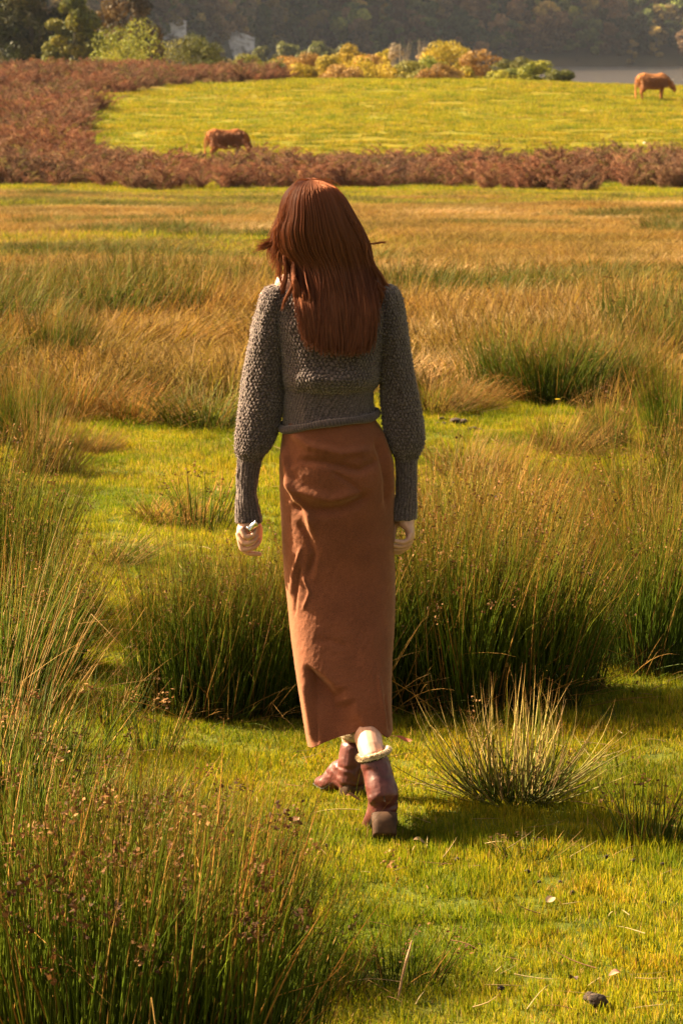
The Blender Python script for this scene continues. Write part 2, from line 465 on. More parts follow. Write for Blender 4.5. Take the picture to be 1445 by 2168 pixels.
def build_near_trees():
    # (px centre, top row, distance, width px, palette, label)
    T = [(-50, -90, 330, 300, DG, 'tall dark evergreen tree at the left edge of the far bracken bank'),
         (70, -80, 318, 190, DG, 'tall dark tree standing second from the left edge behind the bracken'),
         (158, -25, 308, 130, OL, 'dark tree with yellowing top left of the round green tree'),
         (262, -70, 345, 170, OR2, 'shadowy brownish tree rising behind the round green tree')]
    for k, (px, py, D, wpx, pal, lab) in enumerate(T):
        w = wpx / F * D; z = float(TZ((px-CX)/F*D, D)); top = float(wz(py, D)); h = top - z
        cm, tm = tree_meshes('dark_tree', h, w*1.2, 11000, .17, pal if pal is not DG else DG + [(.09, .08, .02)], 100+k, .012, .02, 60)
        place_tree('broadleaf_tree', cm, tm, float(wx(px, py, D)), D, z, 1, 0, lab, 'tree', 'dark trees behind the bracken bank')
    S = [(272, 42, 300, 205, GR, 'large round green tree behind the left bracken bank', 'broadleaf_tree'),
         (418, 72, 296, 140, OL, 'olive green tree touching the right side of the round green tree', 'broadleaf_tree'),
         (520, 118, 270, 120, OL, 'low dark olive bush at the right end of the bracken bank', 'shrub'),
         (600, 118, 290, 90, OR, 'low brown bush right of the dark olive bush', 'shrub'),
         (655, 112, 286, 100, OR, 'rusty brown rounded shrub before the small yellow tree', 'shrub'),
         (700, 118, 268, 90, YE, 'low golden shrub at the left of the shrub row on the hill crest', 'shrub'),
         (742, 92, 290, 85, YE, 'small pale yellow tree above the left part of the shrub row', 'shrub'),
         (790, 112, 276, 90, OR, 'orange brown shrub left of the pale bare shrub', 'shrub'),
         (770, 134, 262, 150, YE, 'wide low ochre shrub in front of the row on the crest', 'shrub'),
         (905, 116, 272, 95, GR, 'bright yellow green shrub below the tall golden willow', 'shrub'),
         (945, 86, 285, 130, YE, 'tall golden willow shrub in the middle of the row', 'shrub'),
         (880, 138, 262, 140, OL, 'low olive shrub at the foot of the pale bare shrub', 'shrub'),
         (1018, 100, 282, 100, OR, 'pinkish orange rounded shrub right of the golden willow', 'shrub'),
         (990, 146, 264, 70, YE, 'low yellow shrub before the pinkish orange one', 'shrub'),
         (1095, 113, 280, 110, OL, 'dark green shrub behind the rightmost yellow green one', 'shrub'),
         (1060, 146, 262, 80, GR, 'low green shrub between the pinkish orange and the rightmost shrub', 'shrub'),
         (1146, 127, 266, 105, GR, 'rounded yellow green shrub at the right end of the row', 'shrub'),
         (575, 130, 262, 90, OL, 'low dull green bush at the left end of the shrub row', 'shrub'),
         (640, 134, 258, 80, YE, 'low ochre bush beside the rusty brown rounded shrub', 'shrub'),
         (715, 142, 256, 90, OR, 'low rusty bush in front of the small pale yellow tree', 'shrub'),
         (935, 140, 258, 90, OR, 'low brown bush in front of the tall golden willow', 'shrub'),
         (1190, 146, 262, 60, OL, 'smallest dark bush at the far right end of the shrub row', 'shrub'),
         (985, 118, 290, 70, YE, 'golden shrub between the willow and the pinkish orange shrub', 'shrub'),
         (815, 100, 292, 60, YE, 'pale golden shrub left of the nearly bare one', 'shrub'),
         (842, 132, 285, 60, OL, 'small olive shrub just left of the golden willow', 'shrub')]
    for k, (px, py, D, wpx, pal, lab, nm) in enumerate(S):
        x = float(wx(px, py, D)); z = float(TZ(x, D)); w = wpx / F * D; h = float(wz(py, D)) - z
        cm, tm = tree_meshes('shrub', h, w*1.3, 9000 if wpx > 100 else 6500, .075, pal, 200+k, .012, .05, 44 if wpx > 100 else 30)
        place_tree(nm, cm, tm, x, D, z, 1, 0, lab, 'tree' if nm != 'shrub' else 'shrub', None if nm != 'shrub' else 'autumn shrubs along the hill crest')
    # pale almost leafless shrubs
    for k, (px, py, D, wpx, lab) in enumerate([(846, 82, 287, 55, 'pale nearly bare shrub with whitish twigs left of the golden willow'),
                                               (893, 80, 288, 30, 'slim pale bare shrub between the whitish one and the golden willow')]):
        r = np.random.default_rng(300+k)
        x = float(wx(px, py, D)); z = float(TZ(x, D)); w = wpx / F * D; h = float(wz(py, D)) - z
        g = Geo()
        for i in range(26):
            a = r.random()*6.28; q = w*.55*math.sqrt(r.random())
            tip = np.array([q*math.cos(a), q*math.sin(a), h*r.uniform(.75, 1.0)])
            P = np.array([(0, 0, -.3), tip*[.25, .25, .4], tip*[.7, .7, .75], tip])
            v, qd = tube_np(P, np.array([.03, .025, .014, .005])*1.1, 4); g.add(v, qd, C=(.42, .36, .28))
        o = empty('bare_shrub', (x, D, z), 0, label=lab, category='shrub', group='pale bare shrubs')
        m = simple('pale_twig', (.26, .21, .15), .9)
        obj('branches', g.mesh('branches', [m]), o)
        C, Dn, L, pk = crown_points(h, w*1.1, 700, r, 14, .35)
        V, T3 = leaf_cards(C, Dn, .10, r)
        obj('leaves', mesh('leaves', V, None, T3, [M_LEAF], np.repeat(np.array(PALE)[r.integers(0, 2, 700)], 4, 0), False), o)
build_near_trees()

def build_middle_trees():
    # hazy pale green trees between the hill crest and the far hillside
    protos = [tree_meshes('mid', 9, 9.5, 1500, .55, [(.05, .06, .02), (.10, .11, .03), (.16, .15, .04)], 400+k, .02, .08, 16) for k in range(3)]
    L = [(560, 92, 700, 'pale hazy tree just right of the grey crag'), (610, 86, 720, 'pale hazy green tree with a double top beyond the crest'),
         (668, 86, 690, 'hazy round green tree between the crag and the shrub row'), (725, 88, 715, 'hazy yellowish tree behind the small pale yellow tree'),
         (505, 118, 690, 'hazy low tree at the foot of the grey crag'), (640, 108, 660, 'low hazy bush below the two pale trees')]
    for k, (px, py, D, lab) in enumerate(L):
        x = float(wx(px, py, D)); top = float(wz(py, D)); z = max(float(TZ(x, D)), float(HZ(np.array(x), np.array(float(D)))[0]))
        s = (top - z) / 9.0
        c, t = protos[k % 3]
        place_tree('broadleaf_tree', c, t, x, D, z, (s*.75, s*.75, s), k*1.3, lab, 'tree', 'hazy trees before the far hillside')
build_middle_trees()

def instancer(name, protos, P, rot, sc, idx, **props):
    """one object of kind stuff that repeats the prototype meshes on the given points"""
    c = bpy.data.collections.new(name + '_kinds')
    for k, me in enumerate(protos):
        o = bpy.data.objects.new('%s_kind_%02d' % (name, k), me); c.objects.link(o)
    me = bpy.data.meshes.new(name)
    n = len(P); me.vertices.add(n); me.vertices.foreach_set('co', np.asarray(P, np.float32).ravel())
    for nm, ty, dat in (('rot', 'FLOAT_VECTOR', rot), ('sc', 'FLOAT_VECTOR', sc), ('idx', 'INT', idx)):
        a = me.attributes.new(nm, ty, 'POINT')
        a.data.foreach_set('value' if ty == 'INT' else 'vector', np.asarray(dat, np.int32 if ty == 'INT' else np.float32).ravel())
    me.update()
    o = obj(name, me, kind='stuff', **props)
    g = bpy.data.node_groups.new(name + '_scatter', 'GeometryNodeTree')
    g.interface.new_socket('Geometry', in_out='INPUT', socket_type='NodeSocketGeometry')
    g.interface.new_socket('Geometry', in_out='OUTPUT', socket_type='NodeSocketGeometry')
    gi = g.nodes.new('NodeGroupInput'); go = g.nodes.new('NodeGroupOutput')
    ip = g.nodes.new('GeometryNodeInstanceOnPoints'); ci = g.nodes.new('GeometryNodeCollectionInfo')
    ci.inputs['Collection'].default_value = c
    ci.inputs['Separate Children'].default_value = True; ci.inputs['Reset Children'].default_value = True
    ip.inputs['Pick Instance'].default_value = True
    def att(nm, ty):
        a = g.nodes.new('GeometryNodeInputNamedAttribute'); a.data_type = ty; a.inputs['Name'].default_value = nm
        return a.outputs[0]
    er = g.nodes.new('FunctionNodeEulerToRotation')
    L = g.links.new
    L(gi.outputs[0], ip.inputs['Points']); L(ci.outputs[0], ip.inputs['Instance'])
    L(att('idx', 'INT'), ip.inputs['Instance Index']); L(att('rot', 'FLOAT_VECTOR'), er.inputs[0]); L(er.outputs[0], ip.inputs['Rotation'])
    L(att('sc', 'FLOAT_VECTOR'), ip.inputs['Scale']); L(ip.outputs[0], go.inputs[0])
    md = o.modifiers.new('scatter', 'NODES'); md.node_group = g
    return o

def build_far_forest():
    pals = [[(.03, .045, .018), (.065, .08, .025), (.11, .11, .035)], [(.08, .05, .03), (.13, .085, .045), (.18, .12, .06)],
            [(.05, .075, .02), (.11, .13, .03), (.20, .19, .05)], [(.02, .035, .015), (.035, .05, .02), (.05, .065, .025)],
            [(.12, .09, .03), (.22, .16, .05), (.28, .21, .07)], [(.05, .05, .03), (.09, .075, .045), (.13, .10, .06)]]
    ms = []
    for k in range(8):
        h, w = (13, 10) if k % 4 else (16, 8)
        ms.append(tree_meshes('far_wood', h, w, 1300, .5, np.array(pals[k % 6])*1.7, 500+k, .018, .06, 12, mat=M_FARLEAF))
    r = np.random.default_rng(5)
    # row along the far shore: each a tree of its own
    n = 0
    for px in np.arange(560, 1520, 41):
        D = 1205 + r.uniform(-3, 14); x = float(wx(px + r.uniform(-9, 9), 130, D)); z, d = HZ(np.array(x), np.array(D))
        k = int(r.integers(0, 8)); s = r.uniform(.5, .95)
        if float(d) < 1: continue
        c, t = ms[k]
        place_tree('shore_tree', c, t, x, D, float(z)-.3, (s*1.1, s*1.1, s), r.random()*6,
                   'hazy autumn tree in the front row along the far shore of the loch', 'tree', 'trees along the far shore')
    P, S, Rt, I = [], [], [], []
    X, Y = np.meshgrid(np.arange(-300, 300, 5.2), np.arange(850, 1480, 5.6))
    X = X.ravel() + r.uniform(-2.3, 2.3, X.size); Y = Y.ravel() + r.uniform(-2.3, 2.3, Y.size)
    z, d = HZ(X, Y)
    px, py = proj(X, Y, z + 9)
    crag = ((np.abs(px - 345) < 48) & (np.abs(py - 62) < 26)) | ((np.abs(px - 492) < 45) & (np.abs(py - 88) < 30))
    keep = (d > 8) & (np.abs(X) < 60 + .28*Y) & (z < 75) & ~crag
    X, Y, z, d = X[keep], Y[keep], z[keep], d[keep]
    n = len(X); s = r.uniform(.65, 1.15, n)
    instancer('far_woodland', [a[0] for a in ms], np.stack([X, Y, z - .5], -1),
              np.stack([np.zeros(n), np.zeros(n), r.random(n)*6.28], -1), np.stack([s, s, s*r.uniform(.85, 1.15, n)], -1),
              r.integers(0, 8, n), label='dense autumn woodland covering the far hillside', category='woodland')
build_far_forest()

def build_crags():
    m = simple('crag_rock', (.30, .27, .27), .9, .25, (.62, .57, .56), .8)
    for k, (px, py, wp, hp, lab) in enumerate([(345, 58, 88, 36, 'grey crag showing above the round green tree'),
                                               (492, 92, 84, 58, 'grey rock face stepping down right of the olive tree')]):
        r = np.random.default_rng(20+k); D = 860.0
        # find the hillside point on this sight line
        for D in np.arange(800, 1300, 2.0):
            x = float(wx(px, py, D)); zz = float(HZ(np.array(x), np.array(D))[0])
            if zz > float(wz(py, D)): break
        D -= 3
        w, h = wp/F*D, hp/F*D
        nu, nv = 34, 16
        u = np.linspace(-.5, .5, nu); v = np.linspace(-.7, .5, nv)
        U, Vv = np.meshgrid(u, v)
        steps = np.floor((Vv + .7) * 5 + .8*vnoise(U*8, Vv*2, 1, k)) * .16
        Yd = (-1.0 + 2.2 * np.abs(U)**2 * 2 + steps + .5*fbm(U*10, Vv*10, 2, k+3)) * w * .35
        Zd = (Vv - (U if k else 0)*.55) * h * (1 - .5*U*U) + fbm(U*12, Vv*9, 2, k+9)*h*.08
        V = np.stack([U*w*1.1, Yd, Zd], -1).reshape(-1, 3)
        top = V.copy(); 
        back = V.reshape(nv, nu, 3)[-1] + [0, w*.8, 0]
        V = np.concatenate([V, back]); Q = grid_quads(nv+1, nu)
        o = obj('rock_crag', mesh('rock_crag', V, Q, None, [m], None, False), None, (float(wx(px, py, D)), D, float(wz(py, D))), label=lab, category='crag')
build_crags()

# ================================================================== AIR
def build_haze():
    x0, x1, y0, y1, z0, z1 = -760, 760, -60, 1560, -16, 120
    V = [(x, y, z) for z in (z0, z1) for y in (y0, y1) for x in (x0, x1)]
    Q = [(0, 2, 3, 1), (4, 5, 7, 6), (0, 1, 5, 4), (2, 6, 7, 3), (0, 4, 6, 2), (1, 3, 7, 5)]
    m = bpy.data.materials.new('haze_air'); m.use_nodes = True; t = m.node_tree; t.nodes.clear()
    v = node(t, 'ShaderNodeVolumePrincipled', Density=.000035, Anisotropy=.1); v.inputs['Color'].default_value = (.68, .76, 1.0, 1)
    o = t.nodes.new('ShaderNodeOutputMaterial'); t.links.new(v.outputs[0], o.inputs['Volume'])
    obj('haze', mesh('haze', V, Q, None, [m], None, False), kind='stuff')
build_haze()
# ================================================================== GRASSES
def blades(base, az, length, lean, curl, width, seg, r, prism=True, kink=None):
    """stems as tapered strips: base (n,3); az azimuth of lean; lean angle at the root; curl added along the stem"""
    n = len(base)
    t = np.linspace(0, 1, seg + 1)
    ang = lean[:, None] + curl[:, None] * t[None, :] ** 1.5
    if kink is not None:
        ang = ang + kink[0][:, None] * (t[None, :] > kink[1][:, None])
    ds = length[:, None] / seg
    hx = np.concatenate([np.zeros((n, 1)), np.cumsum(np.sin(ang[:, :-1]) * ds, 1)], 1)
    hz = np.concatenate([np.zeros((n, 1)), np.cumsum(np.cos(ang[:, :-1]) * ds, 1)], 1)
    wob = r.normal(0, .008, (n, 1)) * np.sin(t * 5 + r.random((n, 1)) * 6) * length[:, None]
    ca, sa = np.cos(az)[:, None], np.sin(az)[:, None]
    P = np.stack([base[:, :1] + hx * ca - wob * sa, base[:, 1:2] + hx * sa + wob * ca, base[:, 2:3] + hz], -1)   # n,s,3
    U = np.stack([-np.sin(az), np.cos(az), np.zeros(n)], -1)[:, None, :]
    Tn = np.gradient(P, axis=1); Tn /= np.linalg.norm(Tn, axis=2, keepdims=True) + 1e-9
    Wv = np.cross(Tn, np.broadcast_to(U, Tn.shape))
    taper = np.clip(1.05 - t ** 2.2, .06, 1)[None, :, None]
    rad = width[:, None, None] * .5 * taper
    S = seg + 1
    if prism:
        V = np.stack([P + rad * (math.cos(a) * U + math.sin(a) * Wv) for a in (0.3, 2.4, 4.5)], 2)   # n,S,3,3
        i = np.arange(n)[:, None, None] * S * 3; s = np.arange(seg)[None, :, None] * 3; k = np.arange(3)[None, None, :]
        a_, b_ = i + s + k, i + s + (k + 1) % 3
        Q = np.stack([a_, b_, b_ + 3, a_ + 3], -1).reshape(-1, 4)
        return V.reshape(-1, 3), Q, P, np.repeat(np.tile(t, n), 3)
    th = r.random((n, 1, 1)) * 3.14
    Sd = np.cos(th) * U + np.sin(th) * Wv
    V = np.stack([P - rad * Sd, P + rad * Sd], 2)
    i = np.arange(n)[:, None] * S * 2; s = np.arange(seg)[None, :] * 2
    a_ = i + s
    Q = np.stack([a_, a_ + 1, a_ + 3, a_ + 2], -1).reshape(-1, 4)
    return V.reshape(-1, 3), Q, P, np.repeat(np.tile(t, n), 2)

def lerpc(stops, t):
    t = np.asarray(t)
    p = np.array([s[0] for s in stops]); c = np.array([s[1] for s in stops])
    return np.stack([np.interp(t, p, c[:, k]) for k in range(3)], -1)

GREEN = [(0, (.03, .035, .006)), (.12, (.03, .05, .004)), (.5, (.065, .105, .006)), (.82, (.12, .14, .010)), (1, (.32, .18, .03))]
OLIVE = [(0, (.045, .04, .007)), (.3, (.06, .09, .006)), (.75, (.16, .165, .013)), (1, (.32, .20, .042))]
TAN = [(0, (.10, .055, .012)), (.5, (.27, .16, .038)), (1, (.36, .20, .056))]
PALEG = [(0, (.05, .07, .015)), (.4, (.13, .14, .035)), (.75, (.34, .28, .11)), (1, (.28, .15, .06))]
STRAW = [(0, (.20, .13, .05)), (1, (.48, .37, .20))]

def seed_heads(P, frac, r, size, n_per, lo=.72, hi=.9):
    """tufts of small brown flowers on the side of the stem below its tip"""
    n, S, _ = P.shape
    k = np.nonzero(r.random(n) < frac)[0]
    if not len(k): return np.zeros((0, 3)), np.zeros((0, 3), int), np.zeros((0, 3))
    f = r.uniform(lo, hi, len(k)) * (S - 1); i = f.astype(int); fr = (f - i)[:, None]
    c = P[k, i] * (1 - fr) + P[k, i + 1] * fr
    C = np.repeat(c, n_per, 0) + r.normal(0, 1, (len(k) * n_per, 3)) * size * [1, 1, 1.3] * .9
    D = r.normal(0, 1, C.shape)
    m = len(C); V, T = leaf_cards(C, D, size * .42, r)
    col = np.array([(.065, .028, .010), (.13, .056, .018), (.20, .10, .036)])[r.integers(0, 3, len(k))]
    col = np.repeat(np.repeat(col, n_per, 0) * r.uniform(.6, 1.35, (m, 1)), 4, 0)
    return V, T, col

def clump_data(seed, n=520, rad=.17, h=.62, spread=.33, dead=.16, green=GREEN, dtone=TAN, seeds=.25, width=.0034, seg=6,
               wind=.06, prism=True, curl=.25, seedsize=.011, n_per=9, hvar=.2, skirt=.12):
    r = np.random.default_rng(seed)
    a = r.random(n) * 6.283; q = rad * np.sqrt(r.random(n)) * (1 + .25 * vnoise(np.cos(a) * 2, np.sin(a) * 2, 1, seed % 50))
    base = np.stack([q * np.cos(a), q * np.sin(a), np.full(n, -.02)], -1)
    az = a + r.normal(0, .55, n)
    lean = np.abs(r.normal(0, .09, n)) + spread * (q / rad) ** 1.3 * r.uniform(.25, 1.1, n)
    L = h * np.clip(r.normal(1, hvar, n), .35, 1.4) * (1 - .12 * q / rad)
    # wind from the left: add a lean towards +x
    vx = np.sin(lean) * np.cos(az) + wind; vy = np.sin(lean) * np.sin(az)
    az = np.arctan2(vy, vx); lean = np.arcsin(np.clip(np.hypot(vx, vy), 0, .98))
    cr = r.normal(curl, .22, n)
    isd = r.random(n) < dead
    low = r.random(n) < skirt                      # old stems collapsed round the foot
    lean = np.where(low, r.uniform(.7, 1.35, n), lean); L = np.where(low, L * r.uniform(.35, .8, n), L); isd = isd | (low & (r.random(n) < .7))
    lean = np.where(isd & ~low, lean + np.abs(r.normal(0, .18, n)), lean)
    kk = (np.where(r.random(n) < .12, r.uniform(.5, 1.6, n), 0), r.uniform(.3, .8, n))
    out = []
    for sel, tone in ((~isd, green), (isd, dtone)):
        if not sel.any(): out.append(None); continue
        V, Q, P, t = blades(base[sel], az[sel], L[sel], lean[sel], cr[sel], width * r.uniform(.7, 1.3, sel.sum()), seg, r, prism,
                            (kk[0][sel] * (1 if tone is not green else .25), kk[1][sel]))
        per = len(V) // sel.sum()
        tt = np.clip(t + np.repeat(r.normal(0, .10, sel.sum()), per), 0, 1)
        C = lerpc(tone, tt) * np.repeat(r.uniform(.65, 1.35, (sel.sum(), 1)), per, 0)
        out.append((V, Q, C, P))
    s = seed_heads(out[0][3] if out[0] else out[1][3], seeds, r, seedsize, n_per)
    return out, s

def clump_meshes(seed, **kw):
    (g, d), s = clump_data(seed, **kw)
    r = {}
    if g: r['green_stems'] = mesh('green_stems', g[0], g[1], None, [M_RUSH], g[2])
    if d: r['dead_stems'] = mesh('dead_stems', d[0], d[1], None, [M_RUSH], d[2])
    if len(s[0]): r['seed_heads'] = mesh('seed_heads', s[0], None, s[1], [M_SEED], s[2], False)
    return r

def clump_mono(seed, mat, **kw):
    (g, d), s = clump_data(seed, **kw)
    G = Geo()
    if g: G.add(g[0], g[1], None, g[2])
    if d: G.add(d[0], d[1], None, d[2])
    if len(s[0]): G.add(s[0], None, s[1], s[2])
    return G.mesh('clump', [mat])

# ------------------------------------------------------------------ short grass of the lawn
def lawn_patch(seed, size=.34, n=1800, h=.019, w=.0026, tone=0):
    r = np.random.default_rng(seed)
    b = np.stack([r.uniform(-.5, .5, n) * size, r.uniform(-.5, .5, n) * size, np.full(n, -.004)], -1)
    tuft = .65 + .5 * (vnoise(b[:, 0], b[:, 1], .06, seed) + .3)
    V, Q, P, t = blades(b, r.random(n) * 6.28, h * tuft * r.uniform(.5, 1.7, n), np.abs(r.normal(.35, .35, n)), r.normal(.5, .4, n),
                        w * r.uniform(.7, 1.4, n), 2, r, False)
    pal = [np.array((.13, .165, .005)), np.array((.27, .25, .010)), np.array((.30, .21, .028)), np.array((.38, .25, .08))]
    k = r.choice(4, n, p=[(.38, .50, .08, .04), (.24, .5, .13, .13), (.6, .37, .02, .01)][tone])
    c = np.array(pal)[k] * r.uniform(.7, 1.3, (n, 1))
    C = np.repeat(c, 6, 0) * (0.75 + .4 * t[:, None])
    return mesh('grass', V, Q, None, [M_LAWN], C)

def build_lawn():
    ps = [lawn_patch(10+k, tone=(0, 0, 0, 0, 1, 1, 2, 2)[k]) for k in range(8)]
    far = [lawn_patch(30+k, size=.7, n=700, h=.055, w=.008, tone=(0, 1, 0)[k]) for k in range(3)]
    ps += far
    r = np.random.default_rng(8)
    P = []; I = []; S = []
    # near: dense, overlapping turf
    y = 6.6
    while y < 27:
        st = .235 if y < 14 else .30
        hw = .135 * y + 1.1
        xs = np.arange(-hw, hw, st)
        n = len(xs)
        x = xs + r.uniform(-.05, .05, n); yy = y + r.uniform(-.05, .05, n)
        tn = fbm(x, yy, .8, 70)
        k = np.where(tn > .32, r.integers(4, 6, n), np.where(tn < -.25, r.integers(6, 8, n), r.integers(0, 4, n)))
        P.append(np.stack([x, yy], -1)); I.append(k)
        hs = 1.0 + .45 * fbm(x, yy, 1.3, 71) + .35 * sstep(.1, .5, fbm(x, yy, .5, 72))
        S.append(np.stack([np.ones(n), np.ones(n), hs * (1.15 if y < 14 else 1.5)], -1))
        y += st
    while y < 246:                                   # further off: bigger, sparser tufts on the open green
        st = .6 * (1 + (y - 27) / 110)
        hw = .15 * y + 5
        xs = np.arange(-hw, hw, st); n = len(xs)
        x = xs + r.uniform(-.5, .5, n)*st; yy = y + r.uniform(-.5, .5, n)*st
        mw = meadow_amount(x, yy)
        keep = (mw < .6) & (bracken_amount(x, yy) < .7)
        g = 1 + (y - 27) / 160
        P.append(np.stack([x, yy], -1)[keep]); I.append(r.integers(8, 11, n)[keep])
        hs = (1.0 + .8 * np.maximum(0, fbm(x, yy, 2.6, 74)))*g
        S.append(np.stack([np.full(n, g*1.3), np.full(n, g*1.3), hs], -1)[keep])
        y += st
    P = np.concatenate(P); n = len(P)
    z = TZ(P[:, 0], P[:, 1])
    instancer('grass', ps, np.stack([P[:, 0], P[:, 1], z], -1), np.stack([np.zeros(n), np.zeros(n), r.random(n)*6.28], -1),
              np.concatenate(S), np.concatenate(I), label='short mossy yellow green pasture grass covering the ground', category='grass')
    print('lawn patches', n)
build_lawn()

# ------------------------------------------------------------------ tall rush meadow behind the woman
def build_meadow():
    K = dict(prism=False, seg=3, n_per=5, seedsize=.016)
    B1 = [(0, (.05, .048, .006)), (.4, (.14, .115, .014)), (1, (.28, .165, .035))]
    B2 = [(0, (.055, .035, .010)), (.5, (.15, .092, .026)), (1, (.225, .135, .046))]
    ps = []
    for k in range(4): ps.append(clump_mono(600+k, M_MEADOW, n=150, rad=.30, h=.46, spread=.35, dead=.6, green=B1, dtone=B2, seeds=.35, width=.0075, **K))
    for k in range(2): ps.append(clump_mono(610+k, M_MEADOW, n=150, rad=.26, h=.50, spread=.4, dead=.15, green=[(0, (.02, .03, .005)), (.6, (.045, .07, .008)), (1, (.15, .11, .025))], dtone=B2, seeds=.2, width=.0075, **K))
    for k in range(2): ps.append(clump_mono(620+k, M_MEADOW, n=130, rad=.30, h=.42, spread=.5, dead=.85, green=B1, dtone=[(0, (.14, .09, .04)), (1, (.42, .29, .14))], seeds=.1, width=.007, **K))
    r = np.random.default_rng(9)
    P, I, S = [], [], []
    y = 19.0
    while y < 112:
        st = .30 + .0040 * (y - 14)
        hw = .155 * y + 2.6
        xs = np.arange(-hw, hw, st); n = len(xs)
        x = xs + r.uniform(-.5, .5, n)*st; yy = y + r.uniform(-.5, .5, n)*st
        m = meadow_amount(x, yy)
        keep = r.random(n) < m * 1.15
        gr = fbm(x, yy*.6, 2.6, 80) + .45 * (1 - m)
        k = np.where(gr > .33, r.integers(4, 6, n), np.where(fbm(x, yy, 1.6, 82) > .3, r.integers(6, 8, n), r.integers(0, 4, n)))
        w = 1 + (y - 14) / 90
        hs = (.59 + .5 * fbm(x, yy, 2.2, 81) + .25 * (gr > .33) - .30 * (1 - m)) * (1 - .52 * sstep(23, 42, y))
        sc = np.stack([w * np.ones(n), w * np.ones(n), np.clip(hs, .3, 1.5)], -1)
        P.append(np.stack([x, yy], -1)[keep]); I.append(k[keep]); S.append(sc[keep])
        y += st
    P = np.concatenate(P); n = len(P)
    instancer('rush_meadow', ps, np.stack([P[:, 0], P[:, 1], TZ(P[:, 0], P[:, 1])], -1), np.stack([np.zeros(n), np.zeros(n), r.uniform(-.8, .8, n)], -1),
              np.concatenate(S), np.concatenate(I), label='tall brown rushes and dead grass filling the flat meadow behind the woman', category='meadow')
    print('meadow clumps', n)
build_meadow()

# ------------------------------------------------------------------ bracken
def bracken_plant(seed):
    r = np.random.default_rng(seed); G = Geo()
    nf = 17
    for f in range(nf):
        a = r.random() * 6.28; lean = r.uniform(.0, .5); L = r.uniform(.65, 1.25)
        t = np.linspace(0, 1, 7); ang = lean + 1.0 * t**2.5
        h = np.cumsum(np.sin(ang)) * L / 7; z = np.cumsum(np.cos(ang)) * L / 7
        P = np.stack([h*math.cos(a), h*math.sin(a), z - .12], -1) + [r.uniform(-.15, .15), r.uniform(-.15, .15), 0]
        m = 110
        tt = r.uniform(.25, 1, m); i = np.minimum((tt*6).astype(int), 5); fr = (tt*6 - i)[:, None]
        c = P[i]*(1-fr) + P[i+1]*fr
        side = np.array([-math.sin(a), math.cos(a), 0])
        off = r.uniform(-1, 1, (m, 1)) * (1.15 - tt[:, None]) * .26
        c = c + side*off + r.normal(0, .02, (m, 3)) - [0, 0, 1]*np.abs(off)*.3
        V, T = leaf_cards(c, np.tile([0, 0, 1.], (m, 1)) + .5*side*np.sign(off), .021, r)
        base = np.array([(.135, .062, .036), (.175, .085, .047), (.075, .038, .024), (.23, .13, .07), (.13, .115, .025)])[r.choice(5, p=(.28, .27, .2, .17, .08))]
        G.add(V, None, T, np.repeat(base * r.uniform(.6, 1.35, (m, 1)), 4, 0))
        v, q = tube_np(P, np.full(7, .008), 3); G.add(v, q, None, (.13, .065, .03))
    return G.mesh('bracken', [M_BRACKEN], False)

def build_bracken():
    ps = [bracken_plant(700+k) for k in range(6)]
    r = np.random.default_rng(12)
    P, S = [], []
    y = 118.0
    while y < 246:
        st = .62 + .0016*(y-118)
        hw = .14 * y + 8
        xs = np.arange(-hw, hw, st); n = len(xs)
        x = xs + r.uniform(-.5, .5, n)*st; yy = y + r.uniform(-.5, .5, n)*st
        b = bracken_amount(x, yy)
        keep = r.random(n) < sstep(.35, .85, b) * .8
        s = (.50 + .40*b + .5*fbm(x, yy, 2.0, 49)) * r.uniform(.65, 1.35, n)
        P.append(np.stack([x, yy], -1)[keep]); S.append(s[keep])
        y += st
    P = np.concatenate(P); s = np.concatenate(S); n = len(P)
    instancer('bracken', ps, np.stack([P[:, 0], P[:, 1], TZ(P[:, 0], P[:, 1])], -1), np.stack([r.normal(0, .12, n), r.normal(0, .12, n), r.random(n)*6.28], -1),
              np.stack([s*1.05, s*1.05, s], -1), r.integers(0, 6, n), label='rusty brown dying bracken covering the hollow and the bank on the left', category='bracken')
    print('bracken', n)
build_bracken()

# ------------------------------------------------------------------ rush clumps one can tell apart
PROTO = {
    'green': [dict(n=620, rad=.18, h=.64, spread=.26, dead=.07, seeds=.18, skirt=.07)] * 4,
    'mixed': [dict(n=480, rad=.20, h=.60, spread=.34, dead=.26, green=OLIVE, seeds=.30)] * 3,
    'tan': [dict(n=380, rad=.18, h=.5, spread=.5, dead=.75, green=OLIVE, seeds=.25, wind=.16)] * 2,
    'front': [dict(n=360, rad=.20, h=.60, spread=.13, skirt=.03, dead=.13, green=[(0, (.05, .08, .008)), (.65, (.085, .13, .007)), (.90, (.13, .145, .010)), (1, (.26, .14, .03))], seeds=.075, width=.0042, wind=.035, seedsize=.016, n_per=22, curl=.12, hvar=.22, seg=7)] * 4,
    'pale': [dict(n=130, rad=.13, h=.72, spread=.35, dead=.5, green=GREEN, dtone=[(0, (.22, .14, .04)), (1, (.50, .32, .12))], seeds=.35, width=.0038, wind=.22, seg=7, skirt=.05, curl=.15)] * 2,
    'thin': [dict(n=60, rad=.07, h=.24, spread=.25, dead=.2, seeds=.1, width=.0026, skirt=.03, curl=.1)] * 2,
}
_pm = {}
def proto(kind, v):
    k = (kind, v % len(PROTO[kind]))
    if k not in _pm: _pm[k] = clump_meshes(900 + 17*k[1] + 131*list(PROTO).index(kind), **PROTO[kind][k[1]])
    return _pm[k]

